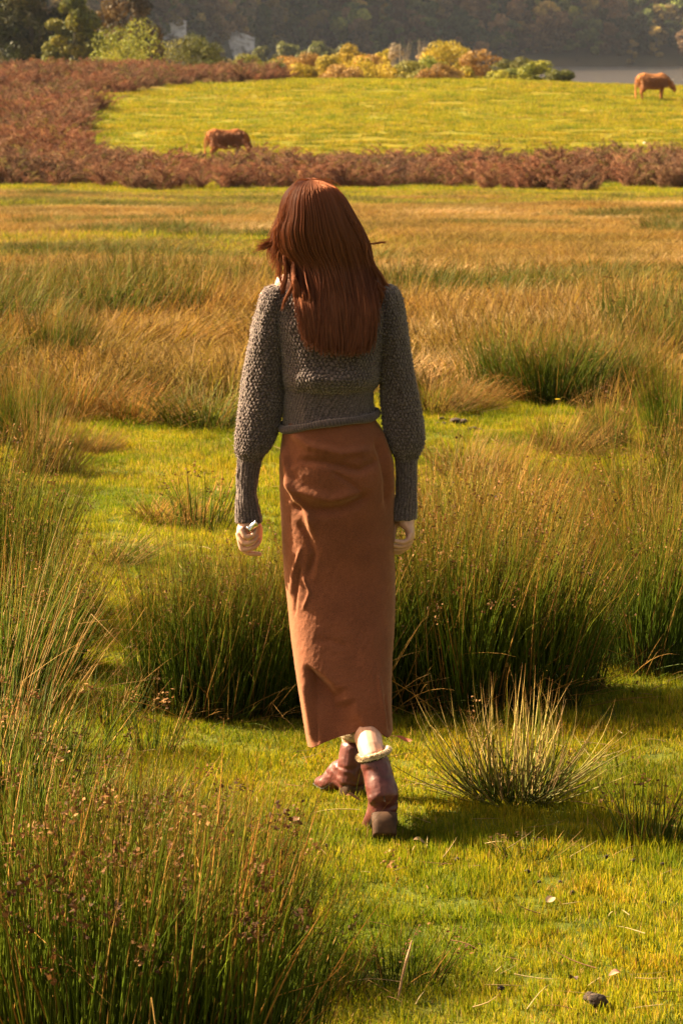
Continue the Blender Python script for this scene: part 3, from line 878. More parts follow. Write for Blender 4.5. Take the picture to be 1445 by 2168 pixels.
_nc = 0
def clump(px, py, kind, h, wd, label, group=None, name='rush_clump', rz=None, xy=None):
    """px,py: where its foot stands; h: height of its tips in metres; wd: width factor"""
    global _nc
    x, y = xy if xy else ground_at(px, py)
    ph = PROTO[kind][0]['h']
    o = empty(name, (x, y, float(TZ(x, y))), (_nc * 2.4 % 1.2 - .6) if rz is None else rz, label=label, category='rush clump')
    if group: o['group'] = group
    o.scale = (wd, wd, h / ph)
    for nm, me in proto(kind, _nc).items(): obj(nm, me, o, kind='stuff')
    _nc += 1
    return o

G1 = 'rush clumps filling the lower left foreground'
# lower left foreground: rows of clumps, the nearest rooted below the frame
for i, (px, py, h, w, lab) in enumerate([
    (40, 2290, .58, 1.0, 'brown seeded rush clump filling the bottom left corner'),
    (215, 2330, .56, 1.0, 'rush clump at the bottom edge just right of the corner clump'),
    (385, 2300, .55, 1.0, 'rush clump at the bottom edge below the middle of the left foreground mass'),
    (500, 2250, .45, .75, 'green rush clump at the bottom edge nearest the open lawn'),
    (110, 2110, .47, 1.0, 'seeded rush clump standing behind the corner clump at lower left'),
    (290, 2090, .43, 1.0, 'dense rush clump in the middle of the left foreground mass'),
    (450, 2040, .38, .85, 'rush clump with upright dark green stems on the right side of the foreground mass'),
    (530, 2070, .38, .5, 'narrow rush tuft forming the right edge of the foreground mass beside the lawn'),
    (30, 1930, .40, 1.0, 'brown rush clump at the left edge halfway down the foreground mass'),
    (190, 1900, .33, 1.0, 'low brown headed rush clump behind the middle of the foreground mass'),
    (350, 1880, .25, .9, 'thin brown headed rush clump at the back of the foreground mass'),
    (20, 1720, .34, 1.0, 'rush clump at the left edge below the pale leaning stems')]):
    clump(px, py, 'front', h, w, lab, G1)
clump(20, 1600, 'pale', .66, .8, 'pale leaning dead rush clump with dark seed knots at the left edge', None)
# left middle
clump(20, 1330, 'green', .64, .9, 'tall dark rush clump at the left edge level with her hands')
clump(-70, 1290, 'green', .70, 1.0, 'tall rush clump mostly cut off by the left edge above the pale stems')
clump(85, 1415, 'green', .50, .8, 'mid height rush clump right of the tall dark one at the left edge')
clump(10, 1480, 'green', .45, 1.0, 'shaded rush clump under the pale leaning stems at left')
# centre left behind her
for px, py, h, w, k, lab in [(360, 1500, .52, .65, 'green', 'dark rush clump left of the woman, leftmost of the row behind her'),
                          (450, 1512, .54, .8, 'green', 'dense dark rush clump in the row left of her skirt'),
                          (550, 1508, .55, .8, 'green', 'rush clump just left of her skirt with its foot in deep shade'),
                          (640, 1500, .55, .85, 'green', 'rush clump directly behind her lower skirt'),
                          (470, 1455, .42, .7, 'mixed', 'brown tipped rush clump behind the dark row left of the woman'),
                          (570, 1445, .44, .75, 'mixed', 'brown tipped rush clump behind her left hand')]:
    clump(px, py, k, h, w, lab, 'rushes in the row behind the woman')
for px, py, h, w, k, lab in [(760, 1500, .60, 1.0, 'green', 'dark rush clump behind the right side of her skirt'),
                          (880, 1490, .66, 1.05, 'green', 'dark rush clump right of her skirt'),
                          (1000, 1500, .64, 1.05, 'green', 'dark rush clump behind the pale spiky tussock'),
                          (1110, 1490, .62, 1.0, 'green', 'dark rush clump behind the right part of the spiky tussock'),
                          (1185, 1465, .50, .65, 'green', 'rightmost dark rush clump of the row behind the woman'),
                          (910, 1380, .64, 1.0, 'mixed', 'tan and green rush clump below her right hand'),
                          (1040, 1370, .64, 1.1, 'mixed', 'tan and green rush clump behind the middle of the right dark row'),
                          (1140, 1350, .58, .9, 'mixed', 'tan seeded rush clump behind the right end of the dark row'),
                          (870, 1290, .5, 1.0, 'mixed', 'light green rush clump beside her right hand'),
                          (990, 1260, .48, 1.0, 'mixed', 'reddish tipped rush clump right of her cuff'),
                          (1120, 1250, .46, 1.0, 'tan', 'straw coloured leaning rush clump in the middle of the right side'),
                          (930, 1180, .42, 1.0, 'mixed', 'low tan rush clump right of her sleeve cuff'),
                          (1060, 1150, .45, 1.0, 'tan', 'windswept straw rush clump at the top of the right rush mass')]:
    clump(px, py, k, h, w, lab, 'rushes on the right of the woman')
for px, py, h, w, k, lab in [(1365, 1420, .56, .75, 'green', 'green rush clump rooted by the mossy path at the right edge'),
                          (1430, 1390, .62, 1.0, 'green', 'rush clump cut by the right edge above the mossy path'),
                          (1320, 1290, .50, .75, 'mixed', 'brown tipped rush clump behind the right edge clumps'),
                          (1410, 1260, .50, .9, 'mixed', 'tall brown tipped rush clump at the right edge'),
                          (1360, 1150, .50, 1.0, 'mixed', 'low brown rush clump in front of the dark leaning clump'),
                          (1480, 1150, .55, 1.0, 'green', 'rush clump almost outside the right edge')]:
    clump(px, py, k, h, w, lab, 'rushes at the right edge')
clump(1425, 975, 'green', .58, .75, 'dark green fanned rush clump at the right edge beyond the lawn strip')
clump(1275, 945, 'tan', .36, .6, 'small upright brown tuft on the open lawn right of the woman')
clump(1290, 955, 'thin', .36, 1.6, 'thin green tuft beside the small brown one on the lawn')
clump(1190, 965, 'tan', .25, .8, 'low straw tuft leaning beside the small brown tuft')
clump(1000, 1020, 'tan', .22, .9, 'low reddish straw tuft right of her puffed sleeve')
# band across the back of the lawn
for px, py, h, w, k, lab in [(1180, 852, .47, 1.2, 'green', 'broad dark green rush clump at the back of the lawn'),
                          (1080, 842, .46, 1.1, 'green', 'dark green rush clump left of the broad one behind the lawn'),
                          (1270, 838, .42, 1.1, 'green', 'dark green rush clump right of the broad one behind the lawn'),
                          (930, 876, .24, .8, 'tan', 'pale untidy tussock beside her right sleeve'),
                          (1000, 868, .20, .7, 'tan', 'bleached flattened tussock left of the broad dark rush clump'),
                          (40, 945, .42, .8, 'green', 'dark rush clump at the left edge behind the mossy lawn'),
                          (120, 800, .48, .9, 'green', 'dark upright rush clump in the brown meadow at left'),
                          (450, 902, .25, 1.3, 'mixed', 'low dark tussock at the back of the lawn left of her elbow'),
                          (300, 890, .22, 1.1, 'tan', 'low brown tussock at the back of the lawn'),
                          (180, 880, .3, 1.1, 'tan', 'leaning brown tussock behind the mossy lawn at left'),
                          (1400, 780, .36, .8, 'green', 'dark rush clump at the right edge above the bright lawn patch'),
                          (210, 960, .14, .5, 'tan', 'small brown tuft on the mossy lawn at left'),
                          (95, 1010, .4, .7, 'tan', 'thin pale tuft beside the tall left rushes')]:
    clump(px, py, k, h, w, lab)
# sparse stems around the mossy hollow at left and on the near lawn
clump(250, 1190, 'pale', .20, .7, 'few bleached fallen stems by the mossy gap')
clump(345, 1110, 'tan', .12, .7, 'low windblown tuft left of her hand')
clump(430, 1120, 'thin', .30, 2.0, 'thin spray of stems left of her left hand')
clump(240, 1540, 'thin', .2, 1.2, 'sparse seeded stems in front of the mossy gap')
clump(330, 1590, 'thin', .18, 1.0, 'thin stems crossing each other below the dark row')
clump(850, 2090, 'thin', .16, 1.1, 'thin upright tuft beside the dry stalk at the bottom')
clump(700, 2120, 'thin', .16, 1.0, 'thin dark tuft near the bottom left of the dry stalk')
clump(625, 2150, 'thin', .24, .9, 'thin tuft at the right foot of the foreground mass')
clump(1370, 1790, 'thin', .20, 1.4, 'small dark tuft near the right edge')
clump(1420, 1800, 'thin', .16, 1.0, 'smallest dark tuft at the right edge')
clump(1120, 1830, 'thin', .07, 1.2, 'tiny tuft in the short grass below the spiky tussock')

def build_tussock():
    """the pale spiky tussock right of her boots"""
    x, y = ground_at(1085, 1695)
    o = empty('rush_tussock', (x, y, float(TZ(x, y))), 0, label='pale spiky rush tussock radiating from the lawn right of her boots', category='rush clump')
    r = np.random.default_rng(41); G = Geo(); D = Geo()
    for n, tone, g, ln, lw in ((175, [(0, (.05, .07, .015)), (.35, (.16, .17, .05)), (.8, (.40, .35, .13)), (1, (.30, .15, .06))], G, (.16, .40), .0044), (80, STRAW, D, (.12, .34), .0038), (130, GREEN, G, (.12, .36), .0038)):
        a = r.random(n) * 6.28; q = .085 * np.sqrt(r.random(n))
        base = np.stack([q*np.cos(a) * 1.3, q*np.sin(a), np.full(n, -.01)], -1)
        lean = .15 + 1.15 * r.random(n) ** 1.1
        V, Q, P, t = blades(base, a + r.normal(0, .4, n), r.uniform(*ln, n) * (1 + .05*np.sin(lean)), lean, r.normal(-.35, .4, n), lw * r.uniform(.6, 1.2, n), 7, r, True)
        g.add(V, Q, None, lerpc(tone, t) * np.repeat(r.uniform(.7, 1.3, (n, 1)), len(V)//n, 0))
        if g is G and tone is not GREEN: sv, st, sc = seed_heads(P, .12, r, .009, 8)
    obj('green_stems', G.mesh('green_stems', [M_RUSH]), o, kind='stuff'); obj('dead_stems', D.mesh('dead_stems', [M_RUSH]), o, kind='stuff')
    obj('seed_heads', mesh('seed_heads', sv, None, st, [M_SEED], sc, False), o, kind='stuff')
build_tussock()

def scatter_litter():
    """loose straw lying in the short grass"""
    r = np.random.default_rng(50); n = 420
    y = 7.8 + 14 * r.random(n)**1.4; x = (r.random(n)*2-1) * (.10*y+.2)
    b = np.stack([x, y, TZ(x, y) + .022], -1)
    V, Q, P, t = blades(b, r.random(n)*6.28, r.uniform(.03, .16, n), r.uniform(1.2, 1.6, n), r.normal(.1, .4, n), r.uniform(.0015, .0035, n), 4, r, True)
    c = np.array([(.32, .22, .10), (.42, .32, .16), (.22, .11, .05)])[r.integers(0, 3, n)]
    obj('dry_straw', mesh('dry_straw', V, Q, None, [M_SEED], np.repeat(c, len(V)//n, 0)), kind='stuff', label='loose dry straw lying in the short grass', category='straw')
    # thin single rushes standing here and there on the lawn
    n = 900
    y = 8 + 12 * r.random(n)**1.2; x = (r.random(n)*2-1) * (.10*y+.2)
    k = fbm(x, y, .8, 90) > -.05; x, y = x[k], y[k]; n = len(x)
    b = np.stack([x, y, TZ(x, y)], -1)
    V, Q, P, t = blades(b, r.random(n)*6.28, r.uniform(.04, .13, n), np.abs(r.normal(.2, .25, n)), r.normal(.2, .3, n), r.uniform(.0018, .003, n), 4, r, True)
    C = lerpc(OLIVE, t) * np.repeat(r.uniform(.7, 1.4, (n, 1)), len(V)//n, 0)
    obj('sparse_stems', mesh('sparse_stems', V, Q, None, [M_RUSH], C), kind='stuff', label='single thin stems standing in the short grass', category='grass')
scatter_litter()
# ================================================================== CATTLE
def remeshed(name, geo_list, mat, voxel, parent=None, smooth=3, **props):
    """closed overlapping tubes fused into one continuous skin"""
    V = []; Q = []; T = []; n = 0
    for v, q, t in geo_list:
        v = np.asarray(v, float).reshape(-1, 3); V.append(v)
        if q is not None and len(q): Q.append(np.asarray(q) + n)
        if t is not None and len(t): T.append(np.asarray(t) + n)
        n += len(v)
    me = mesh(name, np.concatenate(V), np.concatenate(Q), np.concatenate(T) if T else None, [mat])
    o = obj(name, me, parent, **props)
    r = o.modifiers.new('fuse', 'REMESH'); r.mode = 'VOXEL'; r.voxel_size = voxel; r.use_smooth_shade = True
    s = o.modifiers.new('soften', 'SMOOTH'); s.factor = .5; s.iterations = smooth
    return o

def ctube(P, rx, ry=None, ns=14, up=(0, 0, 1), res=None, capr=.6):
    """closed tube; rx across, ry along the 'up'-most normal; rounded ends"""
    P = np.asarray(P, float); rx = np.asarray(rx, float) * np.ones(len(P)); ry = rx if ry is None else np.asarray(ry, float) * np.ones(len(P))
    s = np.concatenate([[0], np.cumsum(np.linalg.norm(np.diff(P, axis=0), axis=1))])
    m = res or max(8, 5 * len(P)); ss = np.linspace(0, s[-1], m)
    C = np.stack([pchip(s, P[:, k], ss) for k in range(3)], -1); a = pchip(s, rx, ss); b = pchip(s, ry, ss)
    T = np.gradient(C, axis=0); T /= np.linalg.norm(T, axis=1)[:, None]
    # rounded caps
    def cap(c, t, ra, rb, sgn):
        k = np.array([.35, .7, .93]) if sgn > 0 else np.array([.93, .7, .35])
        return c + sgn * t * (k[:, None]) * min(ra, rb) * capr, ra*np.sqrt(1-k**2), rb*np.sqrt(1-k**2)
    c0, a0, b0 = cap(C[0], T[0], a[0], b[0], -1); c1, a1, b1 = cap(C[-1], T[-1], a[-1], b[-1], 1)
    C = np.concatenate([c0, C, c1]); a = np.concatenate([a0, a, a1]); b = np.concatenate([b0, b, b1])
    T = np.concatenate([np.tile(T[0], (3, 1)), T, np.tile(T[-1], (3, 1))])
    up = np.asarray(up, float); U = np.cross(T, up); U /= np.linalg.norm(U, axis=1)[:, None] + 1e-9; N = np.cross(U, T)
    th = np.arange(ns) / ns * 2 * np.pi
    V = C[:, None] + a[:, None, None]*np.cos(th)[None, :, None]*U[:, None] + b[:, None, None]*np.sin(th)[None, :, None]*N[:, None]
    n = len(C); V = V.reshape(-1, 3)
    V = np.concatenate([V, C[:1], C[-1:]])
    Q = grid_quads(n, ns, True)
    i = np.arange(ns); j = (i+1) % ns
    T3 = np.concatenate([np.stack([np.full(ns, n*ns), j, i], -1), np.stack([np.full(ns, n*ns+1), (n-1)*ns+i, (n-1)*ns+j], -1)])
    return V, Q, T3

def ellipsoid(c, r, n=16, m=24):
    th = np.linspace(.12, math.pi-.12, n); ph = np.arange(m)/m*2*math.pi
    V = np.stack([np.sin(th)[:, None]*np.cos(ph), np.sin(th)[:, None]*np.sin(ph), np.cos(th)[:, None]*np.ones(m)], -1).reshape(-1, 3)*r + c
    V = np.concatenate([V, [np.array(c)+[0, 0, r[2]], np.array(c)-[0, 0, r[2]]]])
    i = np.arange(m); j = (i+1) % m
    T = np.concatenate([np.stack([np.full(m, n*m), i, j], -1), np.stack([np.full(m, n*m+1), (n-1)*m+j, (n-1)*m+i], -1)])
    return V, grid_quads(n, m, True)[:, ::-1], T

def build_cow(px, py, L, rz, label, tone, head_down=True, back=1.0):
    x, y = ground_at(px, py)
    m = simple('cow_coat', tone, .85, 9, tuple(c*.62 for c in tone), .02, coords='Object', spec=.15)
    s = L / 2.15
    g = []
    # trunk runs from the rump (-x) to the shoulder (+x)
    g.append(ctube([(-.78, 0, 1.02), (-.6, 0, .98), (-.2, 0, .90), (.2, 0, .88), (.5, 0, .93), (.72, 0, .96)], [.21, .31, .37, .37, .33, .25], [.24, .34, .37, .37, .38, .31], 20))
    g.append(ctube([(.55, 0, 1.0), (.85, 0, .93), (1.02, 0, .74), (1.12, 0, .55)] if head_down else [(.55, 0, .98), (.80, 0, .90), (.96, 0, .82), (1.04, 0, .74)],
                   [.22, .17, .13, .12], [.32, .26, .18, .14], 16))
    hd = [(1.06, 0, .66), (1.16, 0, .48), (1.22, 0, .26), (1.24, 0, .14)] if head_down else [(1.0, 0, .82), (1.14, 0, .68), (1.26, 0, .53), (1.30, 0, .46)]
    g.append(ctube(hd, [.15, .16, .10, .085], [.16, .16, .11, .08], 14, (1, 0, 0)))
    for sx in (-1, 1):
        hy = sx*.2
        # hind leg: thigh, knee forward, hock back, shank down
        o_ = .10*sx
        g.append(ctube([(-.58, hy*.8, .85), (-.50+o_*.4, hy, .62), (-.66+o_, hy, .40), (-.60+o_, hy, .20), (-.60+o_, hy, .05), (-.56+o_, hy, .0)], [.16, .13, .075, .055, .06, .07], None, 10, (1, 0, 0)))
        # front leg
        g.append(ctube([(.50, hy*.8, .75), (.52+o_*.6, hy*.9, .48), (.50+o_*.7, hy*.9, .30), (.52+o_*.8, hy*.9, .06), (.55+o_*.8, hy*.9, .0)], [.13, .085, .065, .052, .065], None, 10, (1, 0, 0)))
        e = np.array(hd[0])
        g.append(ctube([e+[0, sx*.08, .05], e+[-.04, sx*.2, .05], e+[-.06, sx*.3, -.02]], [.03, .055, .02], [.02, .025, .01], 8, (1, 0, 0)))
    z = float(TZ(x, y))
    o = remeshed('highland_cow', g, m, .022, None, 4, label=label, category='cow')
    d = o.modifiers.new('shag', 'DISPLACE'); tx = bpy.data.textures.new('shag', 'CLOUDS'); tx.noise_scale = .09; d.texture = tx; d.strength = .05; d.mid_level = .5
    o.location = (x, y, z); o.rotation_euler = (0, 0, rz); o.scale = (s*.93, s, s*back*1.08)
    lighter = simple('cow_tail_hair', tuple(min(1, c*1.5) for c in tone), .85)
    v, q, t = ctube([(-.90, 0, 1.08), (-.99, .01, .85), (-.99, .01, .55), (-.97, .02, .35), (-.98, .0, .12)], [.035, .03, .03, .055, .02], None, 8, (0, 1, 0))
    obj('tail', mesh('tail', v, q, t, [lighter]), o)
    # shaggy coat: hanging tufts over flank, belly and legs
    r = np.random.default_rng(int(px)); n = 2600
    a = r.uniform(-1, 1, n); sx = np.where(r.random(n) < .5, -1, 1); hh = r.random(n)
    bx = a*.8 - .05; bz = .66 + .52*hh; by = sx * .345 * np.sqrt(np.clip(1 - ((bz-.92)/.38)**2, .05, 1)) * np.where(np.abs(bx) > .6, .75, 1)
    B = np.stack([bx, by, bz], -1)
    V, Q, P, t = blades(B, np.where(sx > 0, 1.57, -1.57) + r.normal(0, .5, n), r.uniform(.10, .21, n)*(1.35 - .6*hh), r.uniform(1.7, 2.3, n), r.uniform(.2, .9, n), r.uniform(.010, .022, n), 3, r, False)
    ms, ts, bs, os_ = nt_mat('cow_shag'); at = node(ts, 'ShaderNodeAttribute', _attribute_name='Col'); ts.links.new(at.outputs['Color'], bs.inputs['Base Color']); bs.inputs['Roughness'].default_value = .8
    C = np.array(tone) * np.repeat(r.uniform(.65, 1.15, (n, 1)), len(V)//n, 0)
    obj('coat', mesh('coat', V, Q, None, [ms], C), o, kind='stuff')
    eye = simple('cow_eye', (.01, .008, .006), .2)
    for sgn in (-1, 1):
        p = np.array(hd[1]) * .4 + np.array(hd[0])*.6 + [0.03, sgn*.118, 0]
        v, q, t = ellipsoid(p, (.02, .014, .022), 6, 8); obj('eye', mesh('eye', v, q, t, [eye]), o)
    hm = simple('cow_horn', (.45, .38, .28), .5)
    for sgn in (-1, 1):
        e = np.array(hd[0]) + [.02, sgn*.07, .09]
        v, q, t = ctube([e, e+[.0, sgn*.12, .03], e+[.05, sgn*.19, .12]], [.022, .016, .006], None, 7, (1, 0, 0)); obj('horn', mesh('horn', v, q, t, [hm]), o)
    return o
build_cow(478, 343, 2.12, R(24), 'reddish brown highland cow grazing behind the bracken on the left', (.26, .085, .024), True, .98)
build_cow(1380, 214, 2.35, R(22), 'pale ginger highland cow standing with lowered head near the right edge of the hill', (.36, .14, .042), False, .95)

# ================================================================== THE WOMAN
YB = 10.02                                # plan distance of her trunk
def PB(px, py, dy=0.0):                   # a point of her body from its place and its depth
    return np.array(W(px, py, YB + dy))
PX = float(wx(CX+1, 1000, YB))            # metres per pixel at her distance

person = None
skin, st_, sb_, so_ = nt_mat('skin')
sb_.inputs['Base Color'].default_value = (.66, .36, .25, 1); sb_.inputs['Roughness'].default_value = .45
sb_.inputs['Subsurface Weight'].default_value = 0; sb_.inputs['Subsurface Radius'].default_value = (.012, .005, .003); sb_.inputs['Subsurface Scale'].default_value = 1
_n = wnoise(st_, 60, 4); st_.links.new(ramp(st_, _n, [(.35, (.46, .25, .18)), (.65, (.58, .33, .25))]), sb_.inputs['Base Color'])

def finger(P, r):
    return ctube(P, r, None, 10, (0, 1, 0.01), 14)

def build_body():
    g = []
    B = lambda px, py, dy=0: PB(px, py, dy)
    # head, face looking away; neck; trunk
    hc = B(676, 468, .02)
    g.append(ellipsoid(hc + [0, -.005, .012], (.068, .086, .088), 20, 28))
    g.append(ellipsoid(hc + [0, .035, -.055], (.057, .062, .062), 14, 20))             # jaw
    g.append(ctube([hc + [0, .098, .02], hc + [0, .112, -.012], hc + [0, .118, -.028]], [.008, .012, .014], None, 8, (1, 0, 0)))  # nose
    g.append(ctube([hc + [-.02, .094, -.058], hc + [0, .100, -.057], hc + [.02, .094, -.058]], [.004, .008, .004], None, 8))     # lips
    for s in (-1, 1):
        g.append(ctube([hc + [s*.075, .0, .012], hc + [s*.083, -.004, -.005], hc + [s*.076, .002, -.03]], [.010, .014, .008], [.006, .008, .006], 8, (1, 0, 0)))
        g.append(ellipsoid(hc + [s*.031, .087, .018], (.014, .010, .008), 8, 10))
    g.append(ctube([hc + [0, -.01, -.05], B(685, 575, 0), B(690, 612, -.01), B(694, 640, 0)], [.056, .052, .060, .085], [.062, .058, .062, .07], 18, (0, 1, 0)))
    g.append(ctube([B(600, 618, 0), B(650, 606, -.005), B(694, 603, -.01), B(745, 606, -.005), B(795, 616, 0)], [.035, .045, .05, .045, .035], [.045, .05, .055, .05, .045], 16))
    g.append(ctube([B(694, 615, 0), B(696, 690, 0), B(697, 800, 0), B(697, 890, 0), B(700, 980, .01), B(705, 1040, .02)], [.10, .125, .105, .095, .13, .11], [.075, .09, .08, .075, .10, .09], 20, (0, 1, 0)))
    # left arm (picture left) and right arm
    g.append(ctube([B(585, 630, 0), B(563, 740, -.01), B(545, 860, -.01), B(530, 980, 0), B(525, 1060, .0), B(527, 1104, 0)], [.045, .042, .034, .023, .021, .022], None, 14, (0, 1, 0)))
    g.append(ctube([B(812, 630, 0), B(828, 740, -.01), B(848, 860, -.01), B(858, 980, 0), B(860, 1060, .0), B(856, 1100, 0)], [.045, .042, .034, .023, .021, .022], None, 14, (0, 1, 0)))
    # legs
    g.append(ctube([B(745, 990, .02), B(760, 1190, .10), B(768, 1330, .06), B(763, 1400, -.02), B(770, 1500, -.095), B(777, 1550, -.180), B(790, 1605, -.27), B(799, 1640, -.29)],
                   [.085, .072, .055, .050, .0455, .039, .031, .028], None, 16, (0, 1, 0)))
    g.append(ctube([B(670, 990, .02), B(700, 1190, .14), B(722, 1330, .22), B(732, 1420, .22), B(741, 1500, .25), B(748, 1580, .28), B(752, 1640, .29)],
                   [.085, .072, .055, .052, .046, .030, .034], None, 16, (0, 1, 0)))
    # ---- left hand, half closed, seen from its little finger side
    H = lambda px, py, dy=0: PB(px, py, dy)
    g.append(ctube([H(526, 1090, 0), H(524, 1108, 0), H(515, 1124, 0), H(513, 1134, .01)], [.026, .025, .019, .016], [.02, .024, .026, .026], 14, (0, 1, 0)))
    g.append(ctube([H(530, 1100, .01), H(538, 1116, .015), H(540, 1132, .02)], [.022, .020, .016], [.018, .02, .02], 12, (0, 1, 0)))
    for P, r in [
        ([H(511, 1120, -.028), H(521, 1137, -.036), H(537, 1132, -.036), H(541, 1121, -.028)], [0.0080, 0.0076, 0.0067, 0.0059]),
        ([H(506, 1128, -.012), H(519, 1150, -.020), H(538, 1145, -.024), H(545, 1134, -.016)], [0.0088, 0.0082, 0.0072, 0.0063]),
        ([H(505, 1130, .006), H(516, 1164, .000), H(539, 1157, -.006), H(548, 1147, -.002)], [0.0091, 0.0084, 0.0074, 0.0064]),
        ([H(507, 1128, .024), H(514, 1160, .022), H(531, 1172, .014), H(551, 1173, .006)], [0.0088, 0.0082, 0.0071, 0.0059]),
        ([H(540, 1104, .03), H(549, 1122, .036), H(549, 1140, .03), H(545, 1152, .02)], [0.0118, 0.0097, 0.0082, 0.0067])]:
        g.append(finger(P, r))
    # ---- right hand, relaxed and slightly curled, thumb beside the skirt
    g.append(ctube([H(857, 1090, 0), H(860, 1104, 0), H(866, 1120, 0), H(868, 1132, .005)], [.024, .023, .014, .013], [.018, .024, .030, .032], 14, (0, 1, 0)))
    for P, r in [
        ([H(869, 1128, -.026), H(865, 1142, -.032), H(851, 1148, -.036), H(836, 1145, -.036)], [0.0082, 0.0074, 0.0067, 0.0055]),
        ([H(870, 1130, -.010), H(866, 1150, -.014), H(846, 1157, -.018), H(824, 1152, -.022)], [0.0088, 0.0081, 0.0071, 0.0059]),
        ([H(869, 1130, .006), H(862, 1158, .004), H(842, 1164, -.002), H(820, 1160, -.010)], [0.0089, 0.0081, 0.0072, 0.0060]),
        ([H(867, 1130, .022), H(858, 1158, .020), H(842, 1170, .012), H(825, 1167, .004)], [0.0087, 0.0079, 0.0069, 0.0059]),
        ([H(848, 1102, .018), H(836, 1112, .020), H(832, 1128, .012), H(831, 1146, .004)], [0.0139, 0.0101, 0.0082, 0.0066])]:
        g.append(finger(P, r))
    o = remeshed('person', g, skin, .0026, None, 1, label='woman walking away over the grass in a grey knitted jumper and long rust skirt', category='person')
    return o
person = build_body()

# rows of (image row, left column, right column, depth centre, half depth) -> dense rings
def loft(rows, nr, nc, th0=0.0, power=2.0):
    rows = np.asarray(rows, float)
    y = np.linspace(rows[0, 0], rows[-1, 0], nr)
    xl = pchip(rows[:, 0], rows[:, 1], y); xr = pchip(rows[:, 0], rows[:, 2], y); yc = pchip(rows[:, 0], rows[:, 3], y); ry = pchip(rows[:, 0], rows[:, 4], y)
    th = np.arange(nc) / nc * 2 * np.pi + th0
    Yc = YB + yc
    XL = wx(xl, y, Yc); XR = wx(xr, y, Yc); Z = wz(y, Yc)
    c = (XL + XR)/2; rx = (XR - XL)/2
    co, si = np.cos(th), np.sin(th)
    if power != 2.0:
        co = np.sign(co) * np.abs(co)**(2/power); si = np.sign(si) * np.abs(si)**(2/power)
    V = np.stack([c[:, None] + rx[:, None]*co, Yc[:, None] + ry[:, None]*si, Z[:, None]*np.ones(nc)], -1)
    return V, y, th, rx, ry

def normals(V):
    du = np.roll(V, -1, 1) - np.roll(V, 1, 1); dv = np.gradient(V, axis=0)
    N = np.cross(du, dv); N /= np.linalg.norm(N, axis=2, keepdims=True) + 1e-12
    c = V.mean(1, keepdims=True)
    if ((V - c) * N).sum() < 0: N = -N
    return N

def knit_mat():
    m, t, b, out = nt_mat('grey_wool')
    a = node(t, 'ShaderNodeAttribute', _attribute_name='Col')
    n = wnoise(t, 260, 3); f = ramp(t, n, [(.35, (.55, .52, .52)), (.65, (1.5, 1.45, 1.4))])
    c = mixc(t, 1.0, a.outputs['Color'], f, 'MULTIPLY'); t.links.new(c, b.inputs['Base Color'])
    b.inputs['Roughness'].default_value = .95; b.inputs['Specular IOR Level'].default_value = .1
    b.inputs['Sheen Weight'].default_value = .6; b.inputs['Sheen Tint'].default_value = (1, .85, .75, 1)
    return m
M_WOOL = knit_mat()
M_FUZZ = simple('wool_fuzz', (.24, .20, .19), .9, spec=.1)

def knit(rows, nr, nc, kind, su, sv, amp, name, parent, seed, extra=None, power=2.0, fuzz=3000, fuzzlen=.010):
    """a knitted tube with its stitches as relief: moss stitch or vertical rib"""
    V, y, th, rx, ry = loft(rows, nr, nc, power=power)
    if extra is not None: V = extra(V, y, th)
    N = normals(V)
    per = 2*np.pi*np.sqrt((rx**2 + ry**2)/2).mean()
    n_u = int(round(per / su / 2) * 2)
    u = np.linspace(0, n_u, nc, endpoint=False)[None, :] * np.ones((nr, 1))
    dist = np.concatenate([[0], np.cumsum(np.linalg.norm(np.diff(V.mean(1), axis=0), axis=1))]); v = (dist / sv)[:, None] * np.ones((1, nc))
    jx = .3 * vnoise(u*1.3, v*1.3, 1.0, seed) + .5*vnoise(u*.2, v*.2, 1.0, seed+2); v = v + jx; u = u + .4*vnoise(u*.9, v*.9, 1.3, seed+3)
    if kind == 'moss':
        fl = np.floor(v)
        h = np.abs(np.sin(np.pi*(u*.5 + .5*(fl % 2))))**1.0 * np.sin(np.pi*(v - fl))**.7
    elif kind == 'rib':
        h = .75*np.abs(np.sin(np.pi*u*.5)) + .25*np.abs(np.sin(np.pi*v))
    else:
        h = .6*np.abs(np.sin(np.pi*u*.5 + np.pi*v*.25)) + .4*np.abs(np.sin(np.pi*v))
    h = h * (1 + .35*vnoise(u, v, 1.0, seed+7))
    lump = fbm(th[None, :]*3*np.ones((nr, 1)), (dist*18)[:, None]*np.ones((1, nc)), 1.0, seed+11)
    V = V + N * (amp*(h - .5) + .0045*lump)[..., None]
    col = np.array((.068, .053, .062)) * (.35 + 1.0*h)[..., None]  # shade between the stitches painted in: wool colour darkens in the hollows
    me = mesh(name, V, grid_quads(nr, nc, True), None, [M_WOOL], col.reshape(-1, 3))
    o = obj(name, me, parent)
    r = np.random.default_rng(seed)
    i = r.integers(0, nr, fuzz); j = r.integers(0, nc, fuzz)
    B = V[i, j]; D = N[i, j] + r.normal(0, .7, (fuzz, 3)); D /= np.linalg.norm(D, axis=1)[:, None]; L = r.uniform(.3, 1, (fuzz, 1))*fuzzlen
    A = np.cross(D, r.normal(0, 1, (fuzz, 3))); A /= np.linalg.norm(A, axis=1)[:, None]
    bend = r.normal(0, .3, (fuzz, 3))
    mid = B + D*L*.55 + bend*L*.2; tip = B + D*L + bend*L*.6; w = .00035
    FV = np.stack([B - A*w, B + A*w, mid - A*w, mid + A*w, tip], 1).reshape(-1, 3); k = np.arange(fuzz)[:, None]*5
    obj('fuzz', mesh('fuzz', FV, k + [0, 1, 3, 2], k + [2, 3, 4], [M_FUZZ]), o, kind='stuff')
    return o, V, N

